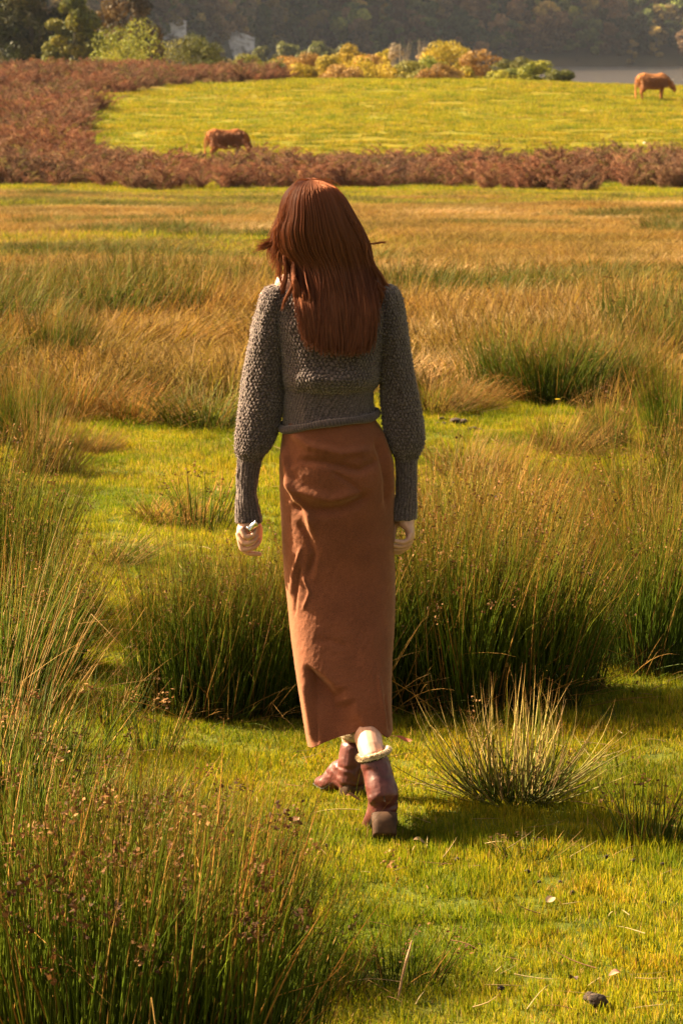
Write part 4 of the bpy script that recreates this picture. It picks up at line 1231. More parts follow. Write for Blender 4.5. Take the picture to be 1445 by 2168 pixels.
def build_sweater():
    rows = [(609, 603, 797, .0, .064), (611, 592, 806, 0, .074), (616, 580, 818, 0, .086), (632, 570, 826, 0, .100), (665, 571, 827, 0, .112), (700, 579, 822, 0, .118), (750, 590, 812, 0, .124),
            (790, 596, 806, 0, .125), (808, 599, 802, 0, .123), (820, 603, 793, 0, .113), (827, 608, 786, 0, .100)]
    def folds(V, y, th):
        # soft hollow between the shoulder blades and slack cloth bulging over the waistband
        Y, T = np.meshgrid(y, th, indexing='ij')
        back = np.clip(-np.sin(T), 0, 1)
        V = V.copy()
        V[..., 1] += back * (.018*np.exp(-((Y-690)/70)**2) * np.exp(-(np.cos(T)/.35)**2) - .014*np.exp(-((Y-795)/16)**2))
        return V
    sw, V, N = knit(rows, 250, 760, 'moss', .0052, .0096, .0036, 'sweater', person, 60, folds, 2.3, 9000)
    L = [(603, 588, 598, -.0, .030), (608, 566, 608, 0, .055), (616, 556, 612, 0, .064), (632, 548, 614, 0, .070), (655, 543, 612, 0, .072), (700, 531, 610, 0, .072), (760, 520, 606, 0, .068), (800, 514, 604, 0, .066),
         (850, 507, 601, 0, .064), (900, 500, 592, 0, .062), (930, 496, 584, 0, .059), (950, 496, 572, 0, .053), (964, 500, 561, 0, .042), (974, 505, 554, 0, .030), (980, 509, 549, 0, .024)]
    knit(L, 330, 330, 'moss', .0052, .0096, .0038, 'sleeve', sw, 70, fuzz=7000)
    Rr = [(601, 800, 812, 0, .030), (606, 792, 832, 0, .055), (614, 788, 842, 0, .064), (630, 786, 850, 0, .070), (655, 788, 856, 0, .072), (700, 792, 863, 0, .072), (760, 798, 872, 0, .068), (800, 802, 879, 0, .066),
          (850, 806, 888, 0, .064), (900, 810, 896, 0, .062), (928, 815, 898, 0, .060), (946, 822, 895, 0, .054), (960, 830, 889, 0, .043), (970, 835, 884, 0, .032), (976, 840, 879, 0, .025)]
    knit(Rr, 330, 330, 'moss', .0052, .0096, .0038, 'sleeve', sw, 80, fuzz=7000)
    CL = [(964, 505, 555, 0, .028), (972, 503, 554, 0, .029), (1000, 501, 548, 0, .027), (1040, 500, 544, 0, .026), (1062, 498, 547, 0, .028), (1082, 498, 552, 0, .029), (1104, 499, 555, 0, .030), (1106, 503, 551, 0, .026)]
    knit(CL, 150, 200, 'rib', .0042, .0060, .0016, 'cuff', sw, 90, fuzz=2200, fuzzlen=.006)
    CR = [(962, 836, 883, 0, .028), (972, 837, 883, 0, .029), (1000, 838, 882, 0, .027), (1040, 838, 881, 0, .026), (1062, 834, 881, 0, .028), (1082, 827, 881, 0, .029), (1098, 826, 880, 0, .030), (1100, 830, 876, 0, .026)]
    knit(CR, 150, 200, 'rib', .0042, .0060, .0016, 'cuff', sw, 95, fuzz=2200, fuzzlen=.006)
    WB = [(812, 604, 790, 0, .100), (822, 602, 789, 0, .101), (850, 601, 787, 0, .099), (872, 600, 789, 0, .100), (892, 600, 792, 0, .102)]
    def slant(V, y, th):
        V = V.copy(); Y, T = np.meshgrid(y, th, indexing='ij')
        V[..., 2] += .017 * np.cos(T) * sstep(815, 890, Y)
        return V
    knit(WB, 130, 620, 'stock', .0050, .0060, .0026, 'waistband', sw, 100, slant, 2.3, 4500, .006)
    # rolled hem: a rope of knitting round the waist, higher on her right
    nc, nr = 560, 26; th = np.arange(nc)/nc*2*np.pi; ph = np.arange(nr)/nr*2*np.pi
    c = PB(696, 890); rx = 101*PX; ry = .107
    Cc = np.stack([c[0] + rx*np.sign(np.cos(th))*np.abs(np.cos(th))**.87, c[1] + ry*np.sign(np.sin(th))*np.abs(np.sin(th))**.87, c[2] + .019*np.cos(th) + .003*np.sin(3*th)], -1)
    Nn = np.stack([np.cos(th), np.sin(th), np.zeros(nc)], -1)
    rr = .0098 * (1 + .10*np.sin(th*7)) 
    rope = .0012*np.sin(ph[:, None]*2 + th[None, :]*110)
    Vr = Cc[None] + (rr[None, :] + rope)[..., None] * (np.cos(ph)[:, None, None]*Nn[None] + np.sin(ph)[:, None, None]*np.array([0, 0, 1.]))
    Q = grid_quads(nr+0, nc, True)
    Q = np.concatenate([Q, np.stack([np.arange(nc) + (nr-1)*nc, (np.arange(nc)+1) % nc + (nr-1)*nc, (np.arange(nc)+1) % nc, np.arange(nc)], -1)])
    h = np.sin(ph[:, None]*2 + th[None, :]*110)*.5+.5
    obj('rolled_hem', mesh('rolled_hem', Vr, Q, None, [M_WOOL], (np.array((.068, .053, .062))*(.6+.6*h)[..., None]).reshape(-1, 3)), sw)  # groove shade of the rope put into its colour
    return sw
build_sweater()

def skirt_mat():
    m, t, b, out = nt_mat('rust_wool_skirt')
    tc = t.nodes.new('ShaderNodeTexCoord')
    n = node(t, 'ShaderNodeTexNoise', Scale=650, Detail=2); t.links.new(tc.outputs['Object'], n.inputs[0])
    n2 = node(t, 'ShaderNodeTexNoise', Scale=14, Detail=4); t.links.new(tc.outputs['Object'], n2.inputs[0])
    c = ramp(t, n.outputs['Fac'], [(.3, (.082, .028, .015)), (.7, (.225, .074, .038))])
    c = mixc(t, 1.0, c, ramp(t, n2.outputs['Fac'], [(.35, (.88, .86, .84)), (.65, (1.1, 1.08, 1.05))]), 'MULTIPLY')
    t.links.new(c, b.inputs['Base Color'])
    b.inputs['Roughness'].default_value = .85; b.inputs['Specular IOR Level'].default_value = .15
    b.inputs['Sheen Weight'].default_value = .3; b.inputs['Sheen Tint'].default_value = (1, .6, .35, 1)
    bp = node(t, 'ShaderNodeBump', Strength=.6, Distance=.0008); t.links.new(n.outputs['Fac'], bp.inputs['Height']); t.links.new(bp.outputs[0], b.inputs['Normal'])
    return m

def seg_dist(x, y, A, Bp):
    ax, ay = A; bx, by = Bp
    t = np.clip(((x-ax)*(bx-ax) + (y-ay)*(by-ay)) / ((bx-ax)**2 + (by-ay)**2), 0, 1)
    dx, dy = x-(ax+t*(bx-ax)), y-(ay+t*(by-ay))
    side = ((bx-ax)*(y-ay) - (by-ay)*(x-ax)) / math.hypot(bx-ax, by-ay)
    return np.hypot(dx, dy), side, t

def build_skirt():
    rows = [(872, 606, 786, 0, .092), (890, 602, 796, 0, .100), (915, 598, 812, .0, .108), (945, 594, 824, 0, .118), (980, 591, 833, .0, .125), (1040, 592, 835, .005, .128), (1100, 595, 834, .01, .128),
            (1160, 598, 834, .015, .130), (1220, 602, 836, .02, .135), (1270, 608, 836, .020, .150), (1330, 614, 834, .015, .165), (1400, 624, 829, .005, .182), (1480, 637, 828, -.01, .200), (1560, 650, 832, -.015, .212)]
    nr, nc = 420, 520
    V, y, th, rx, ry = loft(rows, nr, nc, power=2.3)
    V3 = loft(rows, nr, nc, power=3.4)[0]
    k = sstep(1060, 1250, y)[:, None, None]; V = V*(1-k) + V3*k
    Y, T = np.meshgrid(y, th, indexing='ij')
    # hem: high over the back leg, low at both sides
    px = CX + (V[..., 0] / PX)
    hem = pchip([600, 651, 690, 735, 752, 772, 800, 815, 832, 850], [1562, 1559, 1547, 1530, 1516, 1508, 1527, 1534, 1530, 1530], np.clip(px, 601, 849))
    hem = np.where(np.sin(T) > .15, 1528 + 0*hem, hem)
    lo = 1180.0
    f = np.clip((Y - lo) / (1560 - lo), 0, 1)
    Yn = np.where(Y > lo, lo + (hem - lo) * f, Y)
    rw = np.array(rows, float); q = lambda k: pchip(rw[:, 0], rw[:, k], Yn.ravel()).reshape(Yn.shape)
    kk = sstep(1060, 1250, Yn); pw = 2.3 + .8*kk + 2.6*sstep(1270, 1500, Yn)
    co = np.sign(np.cos(T))*np.abs(np.cos(T))**(2/pw); si = np.sign(np.sin(T))*np.abs(np.sin(T))**(2/pw)
    Yc = YB + q(3); XL = wx(q(1), Yn, Yc); XR = wx(q(2), Yn, Yc)
    V[..., 0] = (XL+XR)/2 + (XR-XL)/2*co; V[..., 1] = Yc + q(4)*si; V[..., 2] = wz(Yn, Yc)
    px = CX + (V[..., 0] / PX)
    yy = Yn
    back = np.clip(-np.sin(T)*1.8, 0, 1)
    D = np.zeros_like(V[..., 0])
    # the long diagonal overlap above the calf
    def step(pts, w, a):
        dmin = np.full(px.shape, 1e9); sd = np.zeros(px.shape); tt = np.zeros(px.shape)
        for k in range(len(pts)-1):
            d, s, t = seg_dist(px, yy, pts[k], pts[k+1])
            u = d < dmin; dmin = np.where(u, d, dmin); sd = np.where(u, s, sd); tt = np.where(u, (k+t)/(len(pts)-1), tt)
        return dmin, sd, tt
    fx = np.array([560, 646, 672, 705, 735, 762, 790, 850.]); fy = np.array([1376, 1383, 1396, 1424, 1460, 1500, 1545, 1660.])
    sd = (yy - pchip(fx, fy, np.clip(px, 561, 849).ravel()).reshape(px.shape)) * .7
    on = sstep(640, 668, px) * back
    D += -.036 * (1 - .75*sstep(712, 760, px)) * on * sstep(-1, 9, sd) * np.exp(-(np.maximum(sd, 0)/95)**2)
    D += .0015 * on * np.exp(-((sd + 8)/12)**2)
    D += .0007 * fbm(px + .3*yy, yy*.35, 6, 130) * back
    def ridge(pts, w, a):
        dm, sd, tt = step(pts, 0, 0)
        return 1.0 * a * np.exp(-(dm/w/.9)**2) * sstep(0, .18, tt) * (1 - sstep(.82, 1, tt)) * back
    for pts, w, a in [
        ([(596, 935), (606, 960), (616, 1000), (628, 1040), (655, 1080), (668, 1130)], 9, .016),           # lit fold running down the left
        ([(610, 905), (655, 935), (720, 950), (800, 945)], 10, .012), ([(625, 965), (690, 968), (760, 985), (810, 960)], 9, -.013),
        ([(600, 1000), (640, 1030), (700, 1045), (770, 1030)], 13, .014), ([(612, 1060), (660, 1068), (720, 1064), (790, 1030)], 13, -.015),
        ([(622, 975), (640, 1000), (640, 1040)], 16, .004), ([(700, 985), (740, 1010), (765, 1030)], 6, -.006),
        ([(800, 900), (815, 940), (826, 990), (828, 1060)], 6, .010), ([(790, 920), (806, 960), (815, 1010), (818, 1080)], 7, -.010),
        ([(628, 1090), (650, 1120), (665, 1160), (650, 1220)], 8, -.008), ([(640, 1140), (622, 1200), (615, 1260)], 5, .006),
        ([(638, 1180), (628, 1240), (622, 1300)], 4, -.005), ([(640, 1200), (655, 1240), (640, 1280)], 4, .004),
        ([(660, 1335), (700, 1335), (740, 1352)], 9, -.004), ([(798, 1400), (806, 1450), (816, 1520)], 5, .005), ([(812, 1440), (818, 1490), (824, 1530)], 3, -.004),
        ([(655, 1440), (662, 1500), (668, 1556)], 6, -.004), ([(640, 1420), (648, 1480), (656, 1550)], 5, .004)]:
        D += ridge(pts, w, a)
    D += .0012 * fbm(px, yy*.45, 30, 120) * back + .0008 * fbm(px, yy, 7, 121)
    # seat
    D += back * .008 * (np.exp(-(((px-668)/42)**2 + ((yy-1010)/60)**2)) + np.exp(-(((px-765)/42)**2 + ((yy-1010)/60)**2)))
    N = normals(V)
    V = V + N * D[..., None]
    inner = V[::-1] - N[::-1] * .003
    VV = np.concatenate([V, inner[:1] * 1, inner[1:]])
    me = mesh('skirt', VV, grid_quads(2*nr, nc, True), None, [skirt_mat()])
    return obj('skirt', me, person)
build_skirt()

# ------------------------------------------------------------------ boots
def leather():
    m, t, b, out = nt_mat('oxblood_leather')
    tc = t.nodes.new('ShaderNodeTexCoord')
    n = node(t, 'ShaderNodeTexNoise', Scale=26, Detail=6, Roughness=.6); t.links.new(tc.outputs['Object'], n.inputs[0])
    t.links.new(ramp(t, n.outputs['Fac'], [(.3, (.055, .012, .012)), (.55, (.105, .024, .022)), (.75, (.17, .055, .046))]), b.inputs['Base Color'])
    b.inputs['Roughness'].default_value = .46; b.inputs['Specular IOR Level'].default_value = .45
    n3 = node(t, 'ShaderNodeTexNoise', Scale=90, Detail=5); t.links.new(tc.outputs['Object'], n3.inputs[0])
    wv = node(t, 'ShaderNodeTexWave', Scale=9, Distortion=9, Detail=2); wv.inputs['Detail Scale'].default_value = 1.6; wv.bands_direction = 'Z'; t.links.new(tc.outputs['Object'], wv.inputs[0])
    b0 = node(t, 'ShaderNodeBump', Strength=.45, Distance=.004); t.links.new(wv.outputs['Fac'], b0.inputs['Height'])
    bp = node(t, 'ShaderNodeBump', Strength=.5, Distance=.0012); t.links.new(b0.outputs[0], bp.inputs['Normal']); t.links.new(n3.outputs['Fac'], bp.inputs['Height']); t.links.new(bp.outputs[0], b.inputs['Normal'])
    return m
M_LEA = leather()
M_HEEL = simple('stacked_heel', (.035, .020, .014), .7, 30, (.08, .042, .026), .001, spec=.1)
M_SOLE = simple('dark_sole', (.015, .012, .010), .8)
M_FLEECE = simple('cream_fleece', (.62, .50, .38), .95, 90, (.40, .30, .17), .004)

def boot(shaft, heel_pt, ball_pt, toe_pt, wdt, seed, creases):
    g = [ctube([p for p, a, b in shaft], [a for p, a, b in shaft], [b for p, a, b in shaft], 20, (0, 1, 0.0))]
    hp, bp, tp = map(np.array, (heel_pt, ball_pt, toe_pt))
    ank = np.array(shaft[-1][0])
    g.append(ctube([hp + [0, 0, .0], hp*.55 + bp*.45 + [0, 0, .014], bp, tp], [wdt*.80, wdt*.80, wdt*1.05, wdt*.74], [.036, .036, .026, .018], 20))
    g.append(ctube([ank + [0, 0, .02], hp*.5+bp*.5 + [0, 0, .032], bp + [0, 0, .008]], [wdt*.85, wdt*.82, wdt*.9], [.045, .034, .022], 18))
    o = remeshed('boot', g, M_LEA, .0030, person, 5)
    tx = bpy.data.textures.new('creases', 'MARBLE'); tx.noise_scale = .03; tx.turbulence = 6
    e = obj('crease_direction', None, o) if 0 else None
    d = o.modifiers.new('creases', 'DISPLACE'); tx2 = bpy.data.textures.new('folds', 'CLOUDS'); tx2.noise_scale = .022; tx2.noise_depth = 2
    d.texture = tx2; d.strength = .0012*creases; d.mid_level = .5
    return o

def build_boots():
    yb = lambda px, py, Y: np.array(W(px, py, Y))
    # right boot: on its toe, heel raised towards the camera
    sh = [(yb(793, 1616, 9.742), .039, .045), (yb(799, 1635, 9.735), .039, .045), (yb(806, 1668, 9.715), .0405, .046), (yb(811, 1690, 9.70), .041, .045)]
    hp, bp, tp = yb(813, 1703, 9.70), yb(804, 1744, 9.86), yb(800, 1747, 9.95)
    b = boot(sh, hp, bp, tp, .046, 1, 1.0)
    ax = (bp - hp); ax /= np.linalg.norm(ax); side = np.array([1, 0, 0.]); nrm = np.cross(side, ax); 
    if nrm[2] > 0: nrm = -nrm                       # points out of the sole
    c = hp + nrm*.030 - ax*.004
    def block(c, nrm, ax, side, w0, w1, d0, d1, h, name, mat, bev=.004):
        V = []; 
        for t, (w, d) in ((0, (w0, d0)), (.5, ((w0+w1)/2*.97, (d0+d1)/2)), (.93, (w1, d1)), (1, (w1*.93, d1*.94))):
            for k in range(20):
                a = k/20*2*math.pi; ca, sa = math.cos(a), math.sin(a)
                ca = math.copysign(abs(ca)**.55, ca); sa = math.copysign(abs(sa)**.55, sa)
                V.append(c + nrm*h*t + side*w*ca + ax*d*sa)
        V = np.array(V); V = np.concatenate([V, [c], [c+nrm*h]]); Q = grid_quads(4, 20, True); i = np.arange(20); j = (i+1) % 20
        T = np.concatenate([np.stack([np.full(20, 80), j, i], -1), np.stack([np.full(20, 81), 60+i, 60+j], -1)])
        return obj(name, mesh(name, V, Q, T, [mat], None, True), b)
    block(c, nrm, ax, side, .034, .0315, .032, .028, .058, 'heel', M_HEEL)
    # sole as a swept slab
    P = [hp - ax*.02 + nrm*.031, hp*.6+bp*.4 + nrm*.029, bp + nrm*.024, tp + nrm*.017 + ax*.005]
    v, q, t = ctube(P, [.034, .033, .046, .034], [.004]*4, 20); obj('sole', mesh('sole', v, q, t, [M_SOLE]), b)
    # seam up the back
    Pz = [np.array(p) + [.004, -bb - .0005, 0] for p, aa, bb in sh]
    v, q = tube_np(Pz, np.full(len(Pz), .0014), 5); obj('back_seam', mesh('back_seam', v, q, None, [M_SOLE]), b)
    def fleece(c, rx, ry, tilt, n, parent, seed):
        r = np.random.default_rng(seed); nc, nr = 90, 12; th = np.arange(nc)/nc*6.2832; ph = np.arange(nr)/nr*6.2832
        C = np.stack([c[0]+rx*np.cos(th), c[1]+ry*np.sin(th), c[2]+tilt*np.cos(th)], -1); Nn = np.stack([np.cos(th), np.sin(th), 0*th], -1)
        rr = .0052*(1+.5*r.random((nr, nc)))
        V = C[None] + rr[..., None]*(np.cos(ph)[:, None, None]*Nn[None] + 1.5*np.sin(ph)[:, None, None]*np.array([0, 0, 1.]))
        Q = grid_quads(nr, nc, True); i = np.arange(nc)
        Q = np.concatenate([Q, np.stack([i+(nr-1)*nc, (i+1) % nc+(nr-1)*nc, (i+1) % nc, i], -1)])
        G = Geo(); G.add(V, Q)
        m = 6500; a = r.random(m)*6.2832; B = np.stack([c[0]+rx*np.cos(a), c[1]+ry*np.sin(a), c[2]+tilt*np.cos(a)], -1)
        Dn = np.stack([np.cos(a), np.sin(a), .8+0*a], -1) + r.normal(0, .75, (m, 3)); Dn /= np.linalg.norm(Dn, axis=1)[:, None]
        A = np.cross(Dn, r.normal(0, 1, (m, 3))); A /= np.linalg.norm(A, axis=1)[:, None]
        FV = np.stack([B + Dn*.003 - A*.0006, B + Dn*.003 + A*.0006, B + Dn*r.uniform(.006, .0145, (m, 1))], 1).reshape(-1, 3)
        G.add(FV, None, np.arange(m)[:, None]*3 + [0, 1, 2])
        obj('fleece_lining', G.mesh('fleece_lining', [M_FLEECE]), parent)
    fleece(yb(791, 1597, 9.745), .0375, .043, .011, 0, b, 1)
    # a dark rim below the fleece
    v, q = tube_np([yb(791, 1603, 9.745) + [.0385*math.cos(a), .046*math.sin(a), .011*math.cos(a)] for a in np.linspace(0, 6.2832, 40)], np.full(40, .0022), 6)
    obj('rim', mesh('rim', v, q, None, [M_SOLE]), b)
    # left boot: flat on the ground, turned out to the left
    Yg = 10.30
    sh = [(yb(748, 1582, 10.29), .037, .042), (yb(746, 1600, 10.29), .038, .043), (yb(744, 1630, 10.29), .040, .044), (yb(743, 1650, 10.29), .041, .044)]
    hp, bp, tp = yb(744, 1655, 10.285), yb(704, 1655, 10.365), yb(684, 1654, 10.40)
    b = boot(sh, hp, bp, tp, .044, 2, 1.3)
    hx = bp-hp; hx[2] = 0; hx /= np.linalg.norm(hx); sd = np.array([-hx[1], hx[0], 0])
    z0 = float(TZ(hp[0], hp[1]))
    block(np.array([hp[0], hp[1], z0+.045]), np.array([0, 0, -1.]), hx, sd, .033, .031, .030, .028, .045, 'heel', M_HEEL)
    P = [np.array([hp[0], hp[1], z0+.047]), np.array([*(hp*.6+bp*.4)[:2], z0+.040]), np.array([bp[0], bp[1], z0+.012]), np.array([*(tp+hx*.01)[:2], z0+.016])]
    v, q, t = ctube(P, [.033, .033, .042, .03], [.005]*4, 18); obj('sole', mesh('sole', v, q, t, [M_SOLE]), b)
    fleece(yb(749, 1558, 10.29), .036, .042, -.008, 0, b, 2)
build_boots()

# ------------------------------------------------------------------ ring
def build_ring():
    m, t, b, out = nt_mat('silver'); b.inputs['Base Color'].default_value = (.75, .73, .72, 1); b.inputs['Metallic'].default_value = 1; b.inputs['Roughness'].default_value = .22
    a, c = PB(526, 1121, -.040), PB(544, 1107, -.040)
    d = c - a; L = np.linalg.norm(d); d /= L; u = np.cross(d, [0, 1, 0]); u /= np.linalg.norm(u); w = np.cross(u, d)
    G = Geo(); n = 28; th = np.arange(n)/n*6.2832
    prof = [(0, .0078), (0, .0092), (.08, .0096), (.12, .0084), (.5, .0082), (.88, .0084), (.92, .0096), (1, .0092), (1, .0076)]
    V = np.array([[a + d*L*p + r_*(math.cos(x)*u + math.sin(x)*w) for x in th] for p, r_ in prof])
    G.add(V, grid_quads(len(prof), n, True))
    obj('ring', G.mesh('ring', [m]), person)
build_ring()

# ------------------------------------------------------------------ hair
def build_hair():
    m, t, b, out = nt_mat('auburn_hair')
    hi = t.nodes.new('ShaderNodeHairInfo')
    ca = node(t, 'ShaderNodeAttribute', _attribute_name='lock')
    c = ramp(t, ca.outputs['Fac'], [(.1, (.007, .0016, .001)), (.5, (.024, .0055, .003)), (.8, (.062, .016, .007)), (.95, (.34, .12, .045))])
    b.inputs['Roughness'].default_value = .6; b.inputs['Specular IOR Level'].default_value = .1
    t.links.new(c, b.inputs['Base Color'])
    hr = t.nodes.new('ShaderNodeBsdfHair'); hr.component = 'Reflection'; hr.inputs['Color'].default_value = (.36, .14, .075, 1)
    hr.inputs['RoughnessU'].default_value = .28; hr.inputs['RoughnessV'].default_value = .7
    ht = t.nodes.new('ShaderNodeBsdfHair'); ht.component = 'Transmission'; ht.inputs['Color'].default_value = (.34, .10, .03, 1)
    ht.inputs['RoughnessU'].default_value = .3; ht.inputs['RoughnessV'].default_value = .6
    m1 = node(t, 'ShaderNodeMixShader'); m1.inputs[0].default_value = .33; m2 = node(t, 'ShaderNodeMixShader'); m2.inputs[0].default_value = .22
    t.links.new(b.outputs[0], m1.inputs[1]); t.links.new(hr.outputs[0], m1.inputs[2]); t.links.new(m1.outputs[0], m2.inputs[1]); t.links.new(ht.outputs[0], m2.inputs[2])
    t.links.new(m2.outputs[0], out.inputs[0])
    env_y = [376, 383, 392, 405, 425, 455, 490, 520, 560, 600, 650, 700, 745]
    env_l = [652, 634, 620, 608, 596, 585, 575, 580, 608, 626, 638, 646, 654]
    env_r = [662, 686, 702, 716, 733, 753, 771, 782, 786, 790, 794, 788, 774]
    dep = [.01, .045, .07, .088, .102, .112, .116, .114, .108, .122, .132, .135, .135]
    r = np.random.default_rng(77)
    strands = []; shade = []; NP = 26
    def make(n, clumpn, rlo, rhi, spread, front=False):
        cu = r.uniform(-1, 1, clumpn); ccol = r.random(clumpn); csp = r.uniform(.5, 1.5, clumpn); cph = np.stack([cu*7 + r.normal(0, .5, clumpn), cu*13 + r.normal(0, 1, clumpn), cu*9 + r.normal(0, .8, clumpn), cu], -1); cend = r.random(clumpn); crad = r.random(clumpn)
        k = r.integers(0, clumpn, n)
        for i in range(n):
            kk = k[i]
            u0 = np.clip(cu[kk] + r.normal(0, spread), -1, 1)
            ue = np.clip(cu[kk] + r.normal(0, spread*csp[kk]), -1, 1)
            # longer in the middle and right, shorter at the left edge
            base_end = np.interp(cu[kk], [-1, -.86, -.68, -.3, .55, .85, 1], [610, 722, 738, 746, 748, 742, 712])
            yend = base_end + 1 - 130*cend[kk]**1.1 - abs(r.normal(0, 9))
            if front: yend = min(yend, 600)
            s = np.linspace(0, 1, NP) ** .9
            yy = 377 + (yend - 377) * s
            xl = pchip(env_y, env_l, yy) + 7*sstep(400, 460, yy); xr = pchip(env_y, env_r, yy) - 7*sstep(400, 460, yy); dd = pchip(env_y, dep, yy)
            u = u0*(1-s) + ue*s
            rad = (rlo + (rhi-rlo)*(.55*r.random() + .45*crad[kk]))
            shade.append(np.clip(.62*ccol[kk] + .20*r.random() + .18*(.5+.5*math.sin(cu[kk]*17)), 0, 1))
            w = (xr-xl)/2
            wave = 5.0*np.sin(s*4.5 + cph[kk, 0]) * s**1.3 + 1.8*np.sin(s*10 + cph[kk, 1]) * s + r.normal(0, .5)*s + (crad[kk]-.5)*30*s**3 + math.sin(crad[kk]*90)*9*s**2
            x = (xl+xr)/2 + w*np.sin(u*1.5708)*rad + wave
            d = -dd*np.sqrt(np.clip(1-(np.sin(u*1.5708))**2, 0, 1))*rad * (1 if not front else -1)
            low = sstep(560, 650, yy)
            if not front: d = d*(1-low) + low*(-np.interp(yy, [560, 600, 632, 665, 700, 745], [.084, .093, .106, .118, .127, .136]) - .008 - .024*np.sqrt(np.clip(1-(u*.9)**2, 0, 1))*(.2+.8*rad))
            d = d + .004*np.sin(s*7 + cph[kk, 2])*s
            strands.append(np.stack([wx(x, yy, YB + .01 + d), YB + .01 + d, wz(yy, YB + .01 + 0*d)], -1))
    make(11000, 1500, .84, 1.03, .006)
    make(3000, 60, .60, .90, .10)
    make(2600, 420, .98, 1.07, .005)
    make(1600, 40, .9, 1.0, .08, True)
    # wisps blown sideways and loose locks
    def wisp(P, n, sp, dy=0.0):
        P = np.asarray(P, float); s = np.linspace(0, 1, len(P)); ss = np.linspace(0, 1, NP)
        x = np.interp(ss, s, P[:, 0]); y = np.interp(ss, s, P[:, 1]); 
        x = pchip(s, P[:, 0], ss); y = pchip(s, P[:, 1], ss)
        for i in range(n):
            o = r.normal(0, 1, 3); e = r.normal(0, 1, 3)
            f = (.35 + ss*1.0)
            xx = x + o[0]*sp*f + e[0]*sp*1.2*ss**2; yv = y + o[1]*sp*f*.8 + e[1]*sp*1.4*ss**2; d = dy + o[2]*sp*PX*.8*f + .055*np.clip(1 - ss*2.2 + .35*r.random(), 0, 1)*(dy < -.05)
            cut = r.uniform(.72, 1)
            xx = np.interp(ss*cut, ss, xx); yv = np.interp(ss*cut, ss, yv)
            strands.append(np.stack([wx(xx, yv, YB + d), YB + d + 0*xx, wz(yv, YB + 0*xx)], -1))
    for P, n, sp, dy in [
        ([(606, 440), (592, 485), (585, 505), (565, 514), (540, 520)], 130, 3.2, -.02), ([(604, 450), (592, 492), (583, 510), (560, 522), (536, 531)], 90, 2.8, -.02),
        ([(600, 455), (588, 500), (592, 545), (590, 575), (598, 612)], 60, 3.0, -.03), ([(610, 480), (600, 530), (606, 575), (598, 610), (586, 640)], 55, 2.6, -.06),
        ([(630, 520), (625, 570), (618, 600), (604, 630), (598, 652)], 45, 2.2, -.09), ([(640, 540), (648, 590), (656, 625), (650, 650), (640, 675)], 60, 1.8, -.12),
        ([(620, 530), (622, 580), (628, 610), (626, 640)], 60, 3, -.10), ([(636, 560), (640, 610), (646, 650), (650, 690)], 70, 4, -.11),
        ([(770, 490), (779, 515), (790, 515), (806, 512), (822, 511)], 26, 1.0, -.02), ([(762, 480), (777, 525), (790, 560), (808, 590), (818, 612), (820, 628)], 80, 3.2, -.04),
        ([(780, 540), (788, 580), (800, 600), (815, 615), (816, 640)], 40, 2.2, -.06), ([(790, 560), (796, 600), (806, 622), (800, 655)], 50, 3.5, -.07),
        ([(600, 440), (588, 470), (580, 500), (576, 530), (588, 560)], 90, 5, -.0), ([(655, 380), (636, 380), (612, 402)], 5, 3, -.02), ([(660, 379), (690, 381), (724, 408)], 5, 3, -.03)]:
        wisp(P, n, sp, dy)
    # stray single hairs standing off the outline
    for i in range(700):
        u = r.uniform(-1, 1); yy0 = r.uniform(380, 700)
        sd = -1 if r.random() < .5 else 1
        xe = float(pchip(env_y, env_l if sd < 0 else env_r, np.array([yy0]))[0])
        L = r.uniform(20, 70); ss = np.linspace(0, 1, NP)
        xx = xe - sd*6 + sd*(ss**1.6)*r.uniform(3, 14) + 2*np.sin(ss*6+i); yv = yy0 + L*ss
        d = r.uniform(-.06, .03)
        strands.append(np.stack([wx(xx, yv, YB+d), YB + d + 0*xx, wz(yv, YB + 0*xx)], -1))
    while len(shade) < len(strands): shade.append(r.uniform(.4, .95))
    S = np.array(strands, np.float32); n = len(S)
    hc = bpy.data.hair_curves.new('hair'); hc.add_curves([NP]*n)
    hc.attributes['position'].data.foreach_set('vector', S.ravel())
    ra = hc.attributes.new('radius', 'FLOAT', 'POINT')
    rad = (.00075 * np.clip(1.15 - np.linspace(0, 1, NP)**4, .25, 1))[None, :] * r.uniform(.7, 1.3, (n, 1))
    ra.data.foreach_set('value', rad.astype(np.float32).ravel())
    la = hc.attributes.new('lock', 'FLOAT', 'CURVE'); la.data.foreach_set('value', np.array(shade, np.float32))
    hc.materials.append(m)
    ho = obj('hair', hc, person)
    # dense under-layer so the head never shows between the strands
    um = simple('hair_underlayer', (.04, .010, .004), .7, 40, (.07, .02, .008), .002)
    yv = np.linspace(384, 672, 60); xl = pchip(env_y, env_l, yv); xr = pchip(env_y, env_r, yv); dd = pchip(env_y, dep, yv)
    sh = .86 - .20*sstep(540, 640, yv)
    lft = np.where(yv > 540, xl + (xr-xl)*.16*sstep(540, 640, yv), xl)
    c = (lft+xr)/2; w = (xr-lft)/2*sh; th = np.linspace(math.pi*1.0, math.pi*2.0, 40)
    full = np.arange(48)/48*6.2832
    f = sstep(560, 540, yv) if 0 else (1 - sstep(520, 560, yv))
    V = np.zeros((60, 48, 3))
    for i in range(60):
        si = np.sin(full); dpt = np.where(si < 0, dd[i]*sh[i]*.9, dd[i]*.80*f[i] - .05*(1-f[i]))
        V[i, :, 0] = wx(c[i] + w[i]*np.cos(full), yv[i], YB+.01); V[i, :, 1] = YB + .01 + np.where(si < 0, si*dpt, si*dpt); V[i, :, 2] = wz(yv[i], YB+.01)
